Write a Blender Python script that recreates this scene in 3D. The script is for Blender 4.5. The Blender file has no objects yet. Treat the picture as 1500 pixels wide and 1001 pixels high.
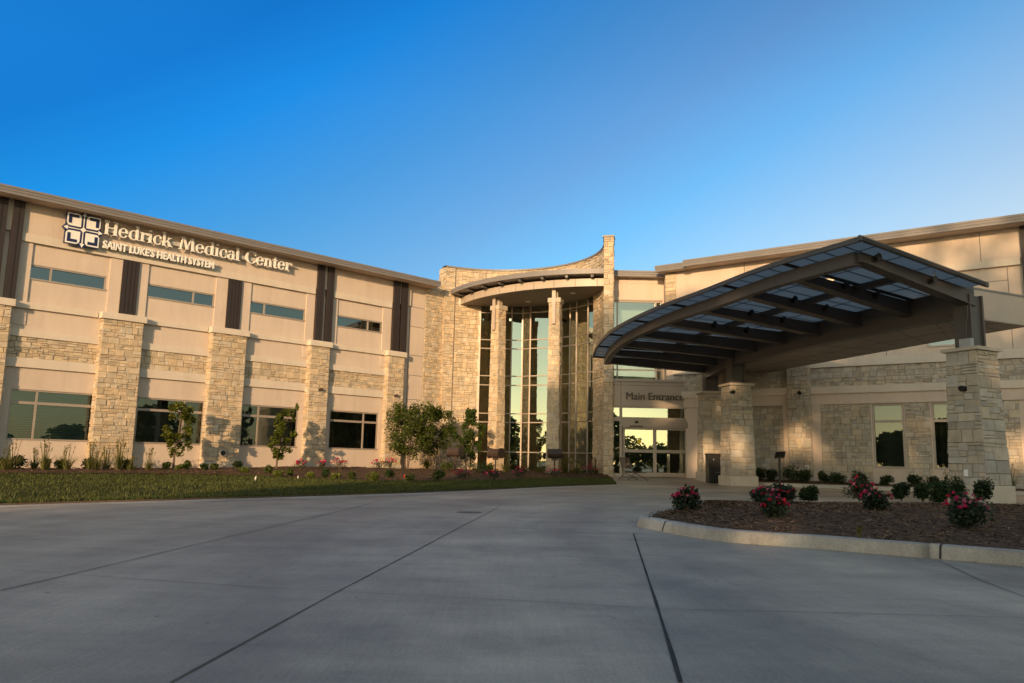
import bpy, math, random
from mathutils import Vector, Matrix, noise
random.seed(7)
rnd = random.random
def ru(a, b): return a + (b - a) * random.random()
R = math.radians
scene = bpy.context.scene
COL = scene.collection

# ------------------------------------------------------------------ camera
CAMH = 0.85
FPX, PITCH, ROLL = 1160.0, R(8.54), R(1.17)
Fw = Vector((0, math.cos(PITCH), math.sin(PITCH)))
_u = Vector((0, -math.sin(PITCH), math.cos(PITCH)))
_r = Vector((1, 0, 0))
Rt = _r * math.cos(ROLL) + _u * math.sin(ROLL)
Up = -_r * math.sin(ROLL) + _u * math.cos(ROLL)
CAM = Vector((0, 0, CAMH))
cd = bpy.data.cameras.new("camera")
cam = bpy.data.objects.new("camera", cd)
COL.objects.link(cam)
M = Matrix((Rt, Up, -Fw)).transposed().to_4x4()
M.translation = CAM
cam.matrix_world = M
cd.sensor_width = 36
cd.lens = 36 * FPX / 1500
cd.clip_start = 0.05
cd.clip_end = 6000
scene.camera = cam

def ray(x, y):
    return Rt * ((x - 750) / FPX) + Up * (-(y - 500.5) / FPX) + Fw
def atY(x, y, Y):
    d = ray(x, y); return CAM + d * (Y / d.y)
# ------------------------------------------------------------------ world
SUN_EL = R(10.0)
SUN_AZ = math.atan2(-0.26, -0.965)            # direction towards the sun, seen from above (x, y)
SUND = Vector((math.sin(SUN_AZ) * math.cos(SUN_EL), math.cos(SUN_AZ) * math.cos(SUN_EL), math.sin(SUN_EL)))
w = bpy.data.worlds.new("World")
scene.world = w
w.use_nodes = True
nt = w.node_tree
bg = nt.nodes["Background"]
sky = nt.nodes.new("ShaderNodeTexSky")
sky.sky_type = 'NISHITA'
sky.sun_disc = False
sky.sun_elevation = SUN_EL
sky.sun_rotation = SUN_AZ
sky.altitude = 0
sky.air_density = 1.0
sky.dust_density = 0.6
sky.ozone_density = 1.6
hs = nt.nodes.new("ShaderNodeHueSaturation")
hs.inputs['Saturation'].default_value = 0.80
nt.links.new(sky.outputs[0], hs.inputs['Color'])
# polarised blue of the sky away from the sun: a tint by direction, deepest high on the left
tc = nt.nodes.new("ShaderNodeTexCoord")
dp = nt.nodes.new("ShaderNodeVectorMath"); dp.operation = 'DOT_PRODUCT'
dp.inputs[1].default_value = (-0.60, 0.0, 1.0)
nt.links.new(tc.outputs['Generated'], dp.inputs[0])
rp = nt.nodes.new("ShaderNodeValToRGB"); ad = nt.nodes.new("ShaderNodeMath"); ad.operation = 'ADD'; ad.inputs[1].default_value = 0.05
nt.links.new(dp.outputs['Value'], ad.inputs[0]); nt.links.new(ad.outputs[0], rp.inputs[0])
TINT = [(0.0, (1.31, 1.10, 1.0)), (.20, (.49, .87, 1.09)), (.31, (.44, .69, .92)), (.45, (.22, .62, .95)), (.58, (.05, .59, 1.14)), (.66, (.035, .48, 1.04)), (.80, (.055, .60, 1.2))]
el = rp.color_ramp.elements
while len(el) < len(TINT): el.new(0.5)
for e_, (p_, c_) in zip(el, TINT):
    e_.position = p_ + .05 if p_ else 0.0; e_.color = (c_[0] / 1.4, c_[1] / 1.4, c_[2] / 1.4, 1)
sc_ = nt.nodes.new("ShaderNodeVectorMath"); sc_.operation = 'SCALE'; sc_.inputs['Scale'].default_value = 1.4 / 1.15
nt.links.new(rp.outputs[0], sc_.inputs[0])
zx = nt.nodes.new("ShaderNodeSeparateXYZ"); nt.links.new(tc.outputs['Generated'], zx.inputs[0])
zr_ = nt.nodes.new("ShaderNodeMapRange"); zr_.inputs[1].default_value = 0.2; zr_.inputs[2].default_value = 0.42; zr_.inputs[3].default_value = 0.80; zr_.inputs[4].default_value = 1.0
nt.links.new(zx.outputs['Z'], zr_.inputs[0])
zs = nt.nodes.new("ShaderNodeVectorMath"); zs.operation = 'SCALE'; nt.links.new(sky.outputs[0], zs.inputs[0]); nt.links.new(zr_.outputs[0], zs.inputs['Scale'])
pm = nt.nodes.new("ShaderNodeVectorMath"); pm.operation = 'MULTIPLY'
nt.links.new(zs.outputs[0], pm.inputs[0]); nt.links.new(sc_.outputs[0], pm.inputs[1])
sx = nt.nodes.new("ShaderNodeSeparateXYZ"); nt.links.new(tc.outputs['Generated'], sx.inputs[0])
mk = nt.nodes.new("ShaderNodeMapRange"); mk.interpolation_type = 'SMOOTHSTEP'
mk.inputs[1].default_value = 0.30; mk.inputs[2].default_value = 0.64
nt.links.new(sx.outputs['Y'], mk.inputs[0])
mx = nt.nodes.new("ShaderNodeMix"); mx.data_type = 'RGBA'
wm = nt.nodes.new("ShaderNodeVectorMath"); wm.operation = 'MULTIPLY'; wm.inputs[1].default_value = (1.08, 1.0, 0.80)
nt.links.new(hs.outputs[0], wm.inputs[0])
nt.links.new(mk.outputs[0], mx.inputs[0]); nt.links.new(wm.outputs[0], mx.inputs[6]); nt.links.new(pm.outputs[0], mx.inputs[7])
nt.links.new(mx.outputs[2], bg.inputs[0])
bg.inputs[1].default_value = 0.15
sl = bpy.data.lights.new("sun", 'SUN')
sl.energy = 3.1
sl.angle = R(0.55)
sl.color = (1.0, 0.66, 0.36)
so = bpy.data.objects.new("sun", sl)
COL.objects.link(so)
so.rotation_euler = SUND.to_track_quat('Z', 'Y').to_euler()
so.location = (-10, -30, 30)
vs = scene.view_settings
vs.view_transform = 'Standard'
vs.look = 'None'
vs.exposure = 0.78
vs.gamma = 1
vs.use_curve_mapping = False

# ------------------------------------------------------------------ materials
MAT = {}
def nmat(name):
    m = bpy.data.materials.new(name); m.use_nodes = True
    MAT[name] = m
    return m, m.node_tree, m.node_tree.nodes, m.node_tree.links, m.node_tree.nodes["Principled BSDF"]
def ramp(n, l, src, c0, c1, p0=0.3, p1=0.7):
    r = n.new("ShaderNodeValToRGB"); l.new(src, r.inputs[0])
    r.color_ramp.elements[0].position = p0; r.color_ramp.elements[1].position = p1
    r.color_ramp.elements[0].color = (*c0, 1); r.color_ramp.elements[1].color = (*c1, 1)
    return r.outputs[0]
def noise_tex(n, l, scale, detail=6, vec=None, rough=0.55):
    t = n.new("ShaderNodeTexNoise"); t.inputs['Scale'].default_value = scale
    t.inputs['Detail'].default_value = detail; t.inputs['Roughness'].default_value = rough
    if vec is None:
        g = n.new("ShaderNodeNewGeometry"); l.new(g.outputs['Position'], t.inputs['Vector'])
    else: l.new(vec, t.inputs['Vector'])
    return t.outputs['Fac']
def mul(n, l, a, b, fac=1.0, typ='MULTIPLY'):
    x = n.new("ShaderNodeMix"); x.data_type = 'RGBA'; x.blend_type = typ
    x.inputs[0].default_value = fac
    l.new(a, x.inputs[6]); l.new(b, x.inputs[7])
    return x.outputs[2]
def bump(n, l, b, src, strength, dist):
    x = n.new("ShaderNodeBump"); x.inputs['Strength'].default_value = strength; x.inputs['Distance'].default_value = dist
    l.new(src, x.inputs['Height']); l.new(x.outputs[0], b.inputs['Normal'])
def simple(name, col, rough=0.7, var=0.12, scale=3.0, metal=0.0, bmp=0.0, bscale=60, spec=0.4, tint=False):
    m, t, n, l, b = nmat(name)
    f = noise_tex(n, l, scale)
    c = ramp(n, l, f, tuple(x * (1 - var) for x in col), tuple(min(1, x * (1 + var)) for x in col))
    f2 = noise_tex(n, l, scale * 14)
    c2 = ramp(n, l, f2, (1 - var * .6,) * 3, (1 + var * .3,) * 3)
    c = mul(n, l, c, c2)
    if name.startswith('stucco') or name == 'cast_stone':
        gg = n.new("ShaderNodeNewGeometry"); mp3 = n.new("ShaderNodeMapping"); l.new(gg.outputs['Position'], mp3.inputs[0])
        mp3.inputs['Scale'].default_value = (3.0, 3.0, 0.35)
        c = mul(n, l, c, ramp(n, l, noise_tex(n, l, 1.0, 6, mp3.outputs[0], 0.65), (0.94, 0.93, 0.92), (1.02, 1.02, 1.02), .32, .6))
    if tint:
        a = n.new("ShaderNodeAttribute"); a.attribute_name = "tint"
        c = mul(n, l, c, a.outputs['Color'])
    l.new(c, b.inputs['Base Color'])
    b.inputs['Roughness'].default_value = rough
    b.inputs['Metallic'].default_value = metal
    b.inputs['Specular IOR Level'].default_value = spec
    if bmp:
        bump(n, l, b, noise_tex(n, l, bscale, 3), bmp, 0.01)
    return m
simple('stucco', (0.575, 0.472, 0.388), 0.9, 0.05, 0.8, bmp=0.25, bscale=90, spec=0.2)
simple('stucco_trim', (0.60, 0.52, 0.43), 0.9, 0.04, 0.8, bmp=0.2, bscale=90, spec=0.2)
simple('limestone', (0.525, 0.425, 0.305), 0.95, 0.16, 4.0, bmp=0.9, bscale=26, spec=0.15, tint=True)
simple('greystone', (0.45, 0.392, 0.315), 0.95, 0.16, 4.0, bmp=0.9, bscale=26, spec=0.15, tint=True)
simple('cast_stone', (0.50, 0.43, 0.345), 0.9, 0.08, 3.0, bmp=0.3, bscale=50, spec=0.2)
simple('brown_metal', (0.030, 0.022, 0.021), 0.6, 0.1, 1.5)
simple('fascia_metal', (0.20, 0.182, 0.175), 0.45, 0.06, 1.5)
simple('steel_paint', (0.078, 0.067, 0.062), 0.42, 0.08, 1.5)
simple('frame_metal', (0.36, 0.30, 0.25), 0.4, 0.06, 2.0, metal=0.2)
simple('panel_metal', (0.44, 0.365, 0.295), 0.42, 0.05, 1.0)
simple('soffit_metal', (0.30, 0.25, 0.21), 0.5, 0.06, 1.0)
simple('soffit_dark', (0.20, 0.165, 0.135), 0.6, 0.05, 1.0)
simple('roof_membrane', (0.35, 0.33, 0.31), 0.8)
simple('dark_interior', (0.20, 0.19, 0.165), 0.9)
simple('lobby_wall', (0.26, 0.19, 0.11), 0.9)
simple('blind', (0.55, 0.62, 0.57), 0.8)
simple('curtain', (0.10, 0.085, 0.06), 0.9, 0.2, 2)
simple('black_metal', (0.018, 0.016, 0.015), 0.4)
simple('bronze', (0.05, 0.034, 0.028), 0.32, 0.1, 4)
simple('chair_metal', (0.10, 0.068, 0.056), 0.45)
simple('white_paint', (0.80, 0.77, 0.72), 0.5, 0.03)
simple('navy', (0.012, 0.018, 0.075), 0.45, 0.03)
simple('rail_grey', (0.42, 0.39, 0.36), 0.6, 0.04)
simple('letter_grey', (0.12, 0.10, 0.085), 0.5, 0.04)
simple('grey_box', (0.36, 0.36, 0.36), 0.6, 0.05)
simple('yellow_sticker', (0.8, 0.6, 0.03), 0.6, 0.03)
simple('red_flag', (0.8, 0.06, 0.03), 0.6, 0.03)
simple('mulch', (0.115, 0.072, 0.047), 0.95, 0.5, 6, bmp=1.0, bscale=40, spec=0.1, tint=False)
simple('chips', (0.205, 0.128, 0.08), 0.95, 0.2, 3, spec=0.1, tint=True)
simple('bark', (0.12, 0.085, 0.06), 0.95, 0.3, 12, bmp=0.6, bscale=60)
simple('joint', (0.035, 0.032, 0.03), 0.9, 0.3, 8)
simple('sawcut', (0.115, 0.108, 0.10), 0.9, 0.4, 8)
simple('faint_joint', (0.225, 0.20, 0.17), 0.9, 0.3, 8)
simple('speck', (0.05, 0.035, 0.025), 0.9, 0.2, 8)
simple('iron', (0.13, 0.12, 0.11), 0.7, 0.3, 10)
simple('soil_edge', (0.10, 0.07, 0.045), 0.95, 0.3, 10)

def leafmat(name, col, trans=0.35):
    m, t, n, l, b = nmat(name)
    a = n.new("ShaderNodeAttribute"); a.attribute_name = "tint"
    rgb = n.new("ShaderNodeRGB"); rgb.outputs[0].default_value = (*col, 1)
    c = mul(n, l, rgb.outputs[0], a.outputs['Color'])
    l.new(c, b.inputs['Base Color'])
    b.inputs['Roughness'].default_value = 0.55
    b.inputs['Specular IOR Level'].default_value = 0.3
    tr = n.new("ShaderNodeBsdfTranslucent"); l.new(c, tr.inputs['Color'])
    mx = n.new("ShaderNodeMixShader"); mx.inputs[0].default_value = trans
    l.new(b.outputs[0], mx.inputs[1]); l.new(tr.outputs[0], mx.inputs[2])
    l.new(mx.outputs[0], n["Material Output"].inputs[0])
    return m
leafmat('leaf', (0.075, 0.105, 0.022))
leafmat('leaf_dark', (0.036, 0.062, 0.020))
leafmat('leaf_rose', (0.038, 0.058, 0.030))
leafmat('leaf_lime', (0.12, 0.15, 0.025))
leafmat('reed', (0.14, 0.145, 0.045))
leafmat('grass_blade', (0.072, 0.092, 0.023), 0.3)
leafmat('petal', (0.62, 0.035, 0.14), 0.3)
leafmat('far_leaf', (0.13, 0.17, 0.06), 0.6)

# lawn soil
m, t, n, l, b = nmat('lawn')
c = ramp(n, l, noise_tex(n, l, 0.7, 8), (0.040, 0.048, 0.013), (0.075, 0.078, 0.022), .35, .65)
c = mul(n, l, c, ramp(n, l, noise_tex(n, l, 22, 4), (0.55,) * 3, (1.25,) * 3))
l.new(c, b.inputs['Base Color']); b.inputs['Roughness'].default_value = 0.95; b.inputs['Specular IOR Level'].default_value = 0.1
bump(n, l, b, noise_tex(n, l, 45, 4), 1.0, 0.04)

# concrete, turning to open grass far from the drive
def concrete(name, base, far=True):
    m, t, n, l, b = nmat(name)
    g = n.new("ShaderNodeNewGeometry")
    big = noise_tex(n, l, 0.22, 7, g.outputs['Position'], 0.6)
    c = ramp(n, l, big, tuple(x * 0.78 for x in base), tuple(x * 1.13 for x in base), .3, .7)
    mp = n.new("ShaderNodeMapping"); l.new(g.outputs['Position'], mp.inputs[0])
    mp.inputs['Rotation'].default_value = (0, 0, R(28)); mp.inputs['Scale'].default_value = (0.25, 2.4, 1)
    st = noise_tex(n, l, 1.1, 6, mp.outputs[0], 0.65)
    c = mul(n, l, c, ramp(n, l, st, (0.84, 0.83, 0.82), (1.08, 1.07, 1.06), .3, .72))
    mp2 = n.new("ShaderNodeMapping"); l.new(g.outputs['Position'], mp2.inputs[0])
    mp2.inputs['Rotation'].default_value = (0, 0, R(-4)); mp2.inputs['Scale'].default_value = (40, 1.2, 1)
    br = noise_tex(n, l, 1.0, 3, mp2.outputs[0])
    c = mul(n, l, c, ramp(n, l, br, (0.93,) * 3, (1.05,) * 3, .3, .7))
    # worn wheel tracks sweeping round the drive, and blotchy staining
    sb = n.new("ShaderNodeVectorMath"); sb.operation = 'SUBTRACT'; l.new(g.outputs['Position'], sb.inputs[0]); sb.inputs[1].default_value = (16.0, 9.0, 0)
    le = n.new("ShaderNodeVectorMath"); le.operation = 'LENGTH'; l.new(sb.outputs[0], le.inputs[0])
    nrm_ = n.new("ShaderNodeVectorMath"); nrm_.operation = 'NORMALIZE'; l.new(sb.outputs[0], nrm_.inputs[0])
    scl = n.new("ShaderNodeVectorMath"); scl.operation = 'SCALE'; l.new(nrm_.outputs[0], scl.inputs[0]); scl.inputs['Scale'].default_value = 1.6
    cx_ = n.new("ShaderNodeCombineXYZ"); l.new(le.outputs['Value'], cx_.inputs[2])
    av = n.new("ShaderNodeVectorMath"); av.operation = 'ADD'; l.new(scl.outputs[0], av.inputs[0]); l.new(cx_.outputs[0], av.inputs[1])
    trk = noise_tex(n, l, 0.9, 5, av.outputs[0], 0.6)
    c = mul(n, l, c, ramp(n, l, trk, (0.74, 0.73, 0.72), (1.12, 1.11, 1.09), .34, .66))
    blo = noise_tex(n, l, 0.55, 9, g.outputs['Position'], 0.7)
    c = mul(n, l, c, ramp(n, l, blo, (0.66, 0.645, 0.63), (1.10, 1.09, 1.08), .34, .60))
    fine = noise_tex(n, l, 60, 4, g.outputs['Position'])
    c = mul(n, l, c, ramp(n, l, fine, (0.78,) * 3, (1.10,) * 3, .28, .72))
    v = n.new("ShaderNodeTexVoronoi"); v.inputs['Scale'].default_value = 1.3; l.new(g.outputs['Position'], v.inputs['Vector'])
    c = mul(n, l, c, ramp(n, l, v.outputs['Distance'], (0.55, 0.5, 0.46), (1, 1, 1), .012, .05), 0.45)
    if far:
        ln = n.new("ShaderNodeVectorMath"); ln.operation = 'LENGTH'; l.new(g.outputs['Position'], ln.inputs[0])
        mr = n.new("ShaderNodeMapRange"); mr.inputs[1].default_value = 52; mr.inputs[2].default_value = 54
        l.new(ln.outputs['Value'], mr.inputs[0])
        x = n.new("ShaderNodeMix"); x.data_type = 'RGBA'; l.new(mr.outputs[0], x.inputs[0])
        l.new(c, x.inputs[6]); x.inputs[7].default_value = (0.06, 0.07, 0.025, 1)
        c = x.outputs[2]
    l.new(c, b.inputs['Base Color']); b.inputs['Roughness'].default_value = 0.55; b.inputs['Specular IOR Level'].default_value = 0.5
    bump(n, l, b, mul(n, l, br, fine), 0.15, 0.004)
concrete('concrete', (0.495, 0.415, 0.325))
concrete('concrete_kerb', (0.56, 0.505, 0.435), False)
concrete('concrete_walk', (0.27, 0.25, 0.225), False)

def glass(name, tint, refl, gl=(0.85, 0.9, 0.88), trans=True):
    m, t, n, l, b = nmat(name)
    n.remove(b)
    g = n.new("ShaderNodeBsdfGlossy"); g.inputs['Roughness'].default_value = 0.0; g.inputs['Color'].default_value = (*gl, 1)
    tr = n.new("ShaderNodeBsdfTransparent"); tr.inputs['Color'].default_value = (*tint, 1)
    geo = n.new("ShaderNodeNewGeometry")
    no = n.new("ShaderNodeTexNoise"); no.inputs['Scale'].default_value = 0.9; no.inputs['Detail'].default_value = 1
    l.new(geo.outputs['Position'], no.inputs['Vector'])
    bp = n.new("ShaderNodeBump"); bp.inputs['Strength'].default_value = 0.03; bp.inputs['Distance'].default_value = 0.05
    l.new(no.outputs['Fac'], bp.inputs['Height']); l.new(bp.outputs[0], g.inputs['Normal'])
    lw = n.new("ShaderNodeLayerWeight"); lw.inputs['Blend'].default_value = 0.35
    mr = n.new("ShaderNodeMapRange"); mr.inputs[3].default_value = refl; mr.inputs[4].default_value = 1.0
    l.new(lw.outputs['Fresnel'], mr.inputs[0])
    mx = n.new("ShaderNodeMixShader"); l.new(mr.outputs[0], mx.inputs[0])
    l.new(tr.outputs[0], mx.inputs[1]); l.new(g.outputs[0], mx.inputs[2])
    l.new(mx.outputs[0], n["Material Output"].inputs[0])
glass('glass', (0.46, 0.54, 0.51), 0.12, (0.55, 0.61, 0.57))
glass('glass_upper', (0.22, 0.30, 0.30), 0.26, (0.52, 0.60, 0.60))
glass('glass_recess', (0.60, 0.68, 0.62), 0.22, (0.70, 0.80, 0.74))
glass('glass_lobby', (0.30, 0.32, 0.29), 0.46, (0.58, 0.66, 0.57))
# translucent roof sheet
m, t, n, l, b = nmat('roof_sheet')
tr = n.new("ShaderNodeBsdfTranslucent"); tr.inputs[0].default_value = (0.27, 0.31, 0.335, 1)
b.inputs['Base Color'].default_value = (0.15, 0.17, 0.19, 1); b.inputs['Roughness'].default_value = 0.25
mx = n.new("ShaderNodeMixShader"); mx.inputs[0].default_value = 0.55
l.new(b.outputs[0], mx.inputs[1]); l.new(tr.outputs[0], mx.inputs[2]); l.new(mx.outputs[0], n["Material Output"].inputs[0])

# ------------------------------------------------------------------ mesh builder and tags
ORG = {}
def tag(o, label=None, cat=None, group=None, kind=None):
    if label: o['label'] = label
    if cat: o['category'] = cat
    if group: o['group'] = group
    if kind: o['kind'] = kind
    return o
def thing(name, loc, label, cat, group=None):
    o = bpy.data.objects.new(name, None); COL.objects.link(o)
    o.location = loc; o.empty_display_size = 0.3
    ORG[o.name] = Vector(loc)
    return tag(o, label, cat, group)
class MB:
    def __init__(s): s.v = []; s.f = []; s.c = []
    def add(s, pts, faces, col=(1, 1, 1)):
        k = len(s.v); s.v.extend([Vector(p) for p in pts])
        for f in faces: s.f.append([k + i for i in f]); s.c.append(col)
        return s
    def quad(s, a, b, c, d, col=(1, 1, 1)): return s.add([a, b, c, d], [(0, 1, 2, 3)], col)
    def box(s, mp, u0, u1, z0, z1, w0, w1, col=(1, 1, 1)):
        p = [mp(u, z, w_) for w_ in (w0, w1) for z in (z0, z1) for u in (u0, u1)]
        return s.add(p, [(0, 2, 3, 1), (4, 5, 7, 6), (0, 1, 5, 4), (2, 6, 7, 3), (0, 4, 6, 2), (1, 3, 7, 5)], col)
    def prism(s, poly, a, b, col=(1, 1, 1)):      # poly of (x,y), extruded in z
        k = len(poly)
        p = [(x, y, a) for x, y in poly] + [(x, y, b) for x, y in poly]
        f = [tuple(range(k))[::-1], tuple(range(k, 2 * k))] + [(i, (i + 1) % k, k + (i + 1) % k, k + i) for i in range(k)]
        return s.add(p, f, col)
    def mprism(s, mp, poly, w0, w1, col=(1, 1, 1)):   # poly of (u,z) on a facade, extruded in w
        k = len(poly)
        p = [mp(x, y, w0) for x, y in poly] + [mp(x, y, w1) for x, y in poly]
        f = [tuple(range(k)), tuple(range(k, 2 * k))[::-1]] + [(i, (i + 1) % k, k + (i + 1) % k, k + i) for i in range(k)]
        return s.add(p, f, col)
    def tube(s, pts, r, n=8, col=(1, 1, 1), cap=True):
        pts = [Vector(p) for p in pts]; k0 = len(s.v)
        rs = r if isinstance(r, (list, tuple)) else [r] * len(pts)
        for i, p in enumerate(pts):
            d = (pts[min(i + 1, len(pts) - 1)] - pts[max(i - 1, 0)]).normalized()
            a = d.cross(Vector((0.31, 0.17, 0.94))).normalized()
            if d.cross(Vector((0.31, 0.17, 0.94))).length < 0.05: a = d.cross(Vector((1, 0, 0))).normalized()
            b_ = d.cross(a)
            for j in range(n):
                t_ = 2 * math.pi * j / n
                s.v.append(p + (a * math.cos(t_) + b_ * math.sin(t_)) * rs[i])
        for i in range(len(pts) - 1):
            for j in range(n):
                s.f.append([k0 + i * n + j, k0 + i * n + (j + 1) % n, k0 + (i + 1) * n + (j + 1) % n, k0 + (i + 1) * n + j]); s.c.append(col)
        if cap:
            s.f.append([k0 + j for j in range(n)][::-1]); s.c.append(col)
            s.f.append([k0 + (len(pts) - 1) * n + j for j in range(n)]); s.c.append(col)
        return s
    def beam(s, a, b, wd, h0, h1=None, up=(0, 0, 1), col=(1, 1, 1)):
        # straight box beam, a and b are the middle of its TOP edge, height h0 at a, h1 at b
        a = Vector(a); b = Vector(b); h1 = h0 if h1 is None else h1
        d = (b - a); side = Vector((d.y, -d.x, 0)).normalized() * wd / 2
        z = Vector((0, 0, 1))
        p = [a - side, a + side, a + side - z * h0, a - side - z * h0, b - side, b + side, b + side - z * h1, b - side - z * h1]
        return s.add(p, [(0, 1, 2, 3), (4, 7, 6, 5), (0, 4, 5, 1), (1, 5, 6, 2), (2, 6, 7, 3), (3, 7, 4, 0)], col)
    def build(s, name, mat, parent=None, label=None, cat=None, group=None, kind=None, loc=None, smooth=False, bevel=0):
        org = ORG[parent.name] if parent else Vector(loc or (0, 0, 0))
        me = bpy.data.meshes.new(name)
        me.from_pydata([tuple(p - org) for p in s.v], [], s.f)
        at = me.attributes.new("tint", 'FLOAT_COLOR', 'FACE')
        buf = []
        for c in s.c: buf.extend((c[0], c[1], c[2], 1.0))
        at.data.foreach_set('color', buf)
        me.materials.append(MAT[mat])
        if smooth:
            me.polygons.foreach_set('use_smooth', [True] * len(me.polygons))
        me.validate(); me.update()
        o = bpy.data.objects.new(name, me); COL.objects.link(o)
        if parent: o.parent = parent
        else: o.location = org
        ORG[o.name] = org.copy()
        if bevel:
            md = o.modifiers.new("bevel", 'BEVEL'); md.width = bevel; md.segments = 2; md.limit_method = 'ANGLE'
        return tag(o, label, cat, group, kind)
def ident(u, z, w_): return Vector((u, w_, z))

# random coursed ashlar blocks; mp(u, z, w) maps to the world, w grows outwards
def ashlar(mb, mp, u0, u1, z0, z1, w0=0.0, row=(0.15, 0.27), blk=(0.13, 0.37), depth=(0.012, 0.04), grey=0.0, gap=0.009, curved=False):
    W = u1 - u0
    k = max(1, int(W / 0.12)) if curved else max(1, int(W / 2) + 1)
    wb = w0 - .006 if curved else w0
    for i in range(k):
        a = u0 + W * i / k; b_ = u0 + W * (i + 1) / k
        mb.quad(mp(a, z0, wb), mp(b_, z0, wb), mp(b_, z1, wb), mp(a, z1, wb), (0.80, 0.77, 0.73))
    rects = []
    z = z0
    while z < z1 - 0.01:
        h = ru(*row)
        if z1 - z - h < row[0] * 0.6: h = z1 - z
        u = u0
        while u < u1 - 0.005:
            bw = ru(*blk)
            if u1 - u - bw < blk[0] * 0.6: bw = u1 - u
            q = rnd()
            if q < 0.52 and h > 0.14: rects.append((u, z, u + bw, z + h))
            elif q < 0.96:
                s_ = ru(0.35, 0.65) * h
                for za, zb in ((z, z + s_), (z + s_, z + h)):
                    if rnd() < 0.45 and bw > 0.3:
                        m_ = u + bw * ru(0.35, 0.65)
                        rects.append((u, za, m_, zb)); rects.append((m_, za, u + bw, zb))
                    else: rects.append((u, za, u + bw, zb))
            else:
                a, b_ = z + h * ru(.28, .36), z + h * ru(.62, .72)
                for za, zb in ((z, a), (a, b_), (b_, z + h)): rects.append((u, za, u + bw, zb))
            u += bw
        z += h
    for a, za, b_, zb in rects:
        g = gap / 2
        v = ru(0.86, 1.13); wr = ru(-0.05, 0.06)
        if rnd() < 0.07: v *= 0.88
        col = (v * (1 + wr), v, v * (1 - wr * 1.5))
        if grey:
            k = grey * rnd(); av = v
            col = tuple(c_ * (1 - k) + av * k * t_ for c_, t_ in zip(col, (0.98, 1.0, 1.06)))
        o = [(a + g, za + g), (b_ - g, za + g), (b_ - g, zb - g), (a + g, zb - g)]
        e = 0.008; d = ru(*depth)
        i_ = [(a + g + e * ru(.4, 1.6), za + g + e * ru(.4, 1.6)), (b_ - g - e * ru(.4, 1.6), za + g + e * ru(.4, 1.6)), (b_ - g - e * ru(.4, 1.6), zb - g - e * ru(.4, 1.6)), (a + g + e * ru(.4, 1.6), zb - g - e * ru(.4, 1.6))]
        dd = [d + ru(-.008, .008) for _ in range(4)]
        P = [mp(x, y, w0 + 0.001) for x, y in o] + [mp(x, y, w0 + q) for (x, y), q in zip(i_, dd)]
        mb.add(P, [(4, 5, 6, 7), (0, 1, 5, 4), (1, 2, 6, 5), (2, 3, 7, 6), (3, 0, 4, 7)], col)

# ------------------------------------------------------------------ terrain
def lerp_tab(tab, x):
    if x <= tab[0][0]: return tab[0][1]
    for (a, va), (b_, vb) in zip(tab, tab[1:]):
        if x <= b_:
            t_ = (x - a) / (b_ - a); t_ = t_ * t_ * (3 - 2 * t_)
            return va + (vb - va) * t_
    return tab[-1][1]
RT = [(5, 0.0), (12, 0.02), (20, 0.09), (28, 0.13), (31, 0.19), (34, 0.28), (60, 0.33)]
def road_z(x, y): return lerp_tab(RT, y)
YL, DL, YR_, DR = R(44.84), 30.0, R(-35.63), 31.5
nL = Vector((-math.sin(YL), math.cos(YL), 0)); dL = Vector((math.cos(YL), math.sin(YL), 0))
nR = Vector((-math.sin(YR_), math.cos(YR_), 0)); dR = Vector((math.cos(YR_), math.sin(YR_), 0))
def LWm(u, z, w_): p = nL * (DL - w_) + dL * u; return Vector((p.x, p.y, z))
def RWm(u, z, w_): p = nR * (DR - w_) + dR * u; return Vector((p.x, p.y, z))
def smooth(a, b_, x):
    t_ = max(0, min(1, (x - a) / (b_ - a))); return t_ * t_ * (3 - 2 * t_)
def lawn_z(x, y):
    D = nL.x * x + nL.y * y
    return road_z(x, y) + 0.035 + 0.10 * smooth(22, 29.5, D) * (1 - smooth(33, 38, y) * .6)
def onground(x, y, fn):
    d = ray(x, y); z = 0.1
    for _ in range(30):
        P = CAM + d * ((z - CAMH) / d.z)
        if P.y > 60: P = CAM + d * (36 / d.y)
        z = 0.5 * z + 0.5 * fn(P.x, P.y)
    return Vector((P.x, P.y, fn(P.x, P.y)))
def resample(pts, n):
    pts = [Vector(p) for p in pts]; L = [0]
    for a, b_ in zip(pts, pts[1:]): L.append(L[-1] + (b_ - a).length)
    out = []
    for i in range(n):
        t_ = L[-1] * i / (n - 1); k = 0
        while k < len(L) - 2 and L[k + 1] < t_: k += 1
        f = (t_ - L[k]) / max(1e-9, L[k + 1] - L[k])
        out.append(pts[k].lerp(pts[k + 1], min(1, f)))
    return out
def spline(pts, n):       # Catmull-Rom through pts
    pts = [Vector(p) for p in pts]; out = []
    P = [pts[0] * 2 - pts[1]] + pts + [pts[-1] * 2 - pts[-2]]
    m_ = len(pts) - 1
    for i in range(n):
        t_ = m_ * i / (n - 1); k = min(int(t_), m_ - 1); f = t_ - k
        a, b_, c_, d = P[k], P[k + 1], P[k + 2], P[k + 3]
        out.append(0.5 * ((2 * b_) + (c_ - a) * f + (2 * a - 5 * b_ + 4 * c_ - d) * f * f + (3 * b_ - a - 3 * c_ + d) * f ** 3))
    return resample(out, n)

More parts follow.
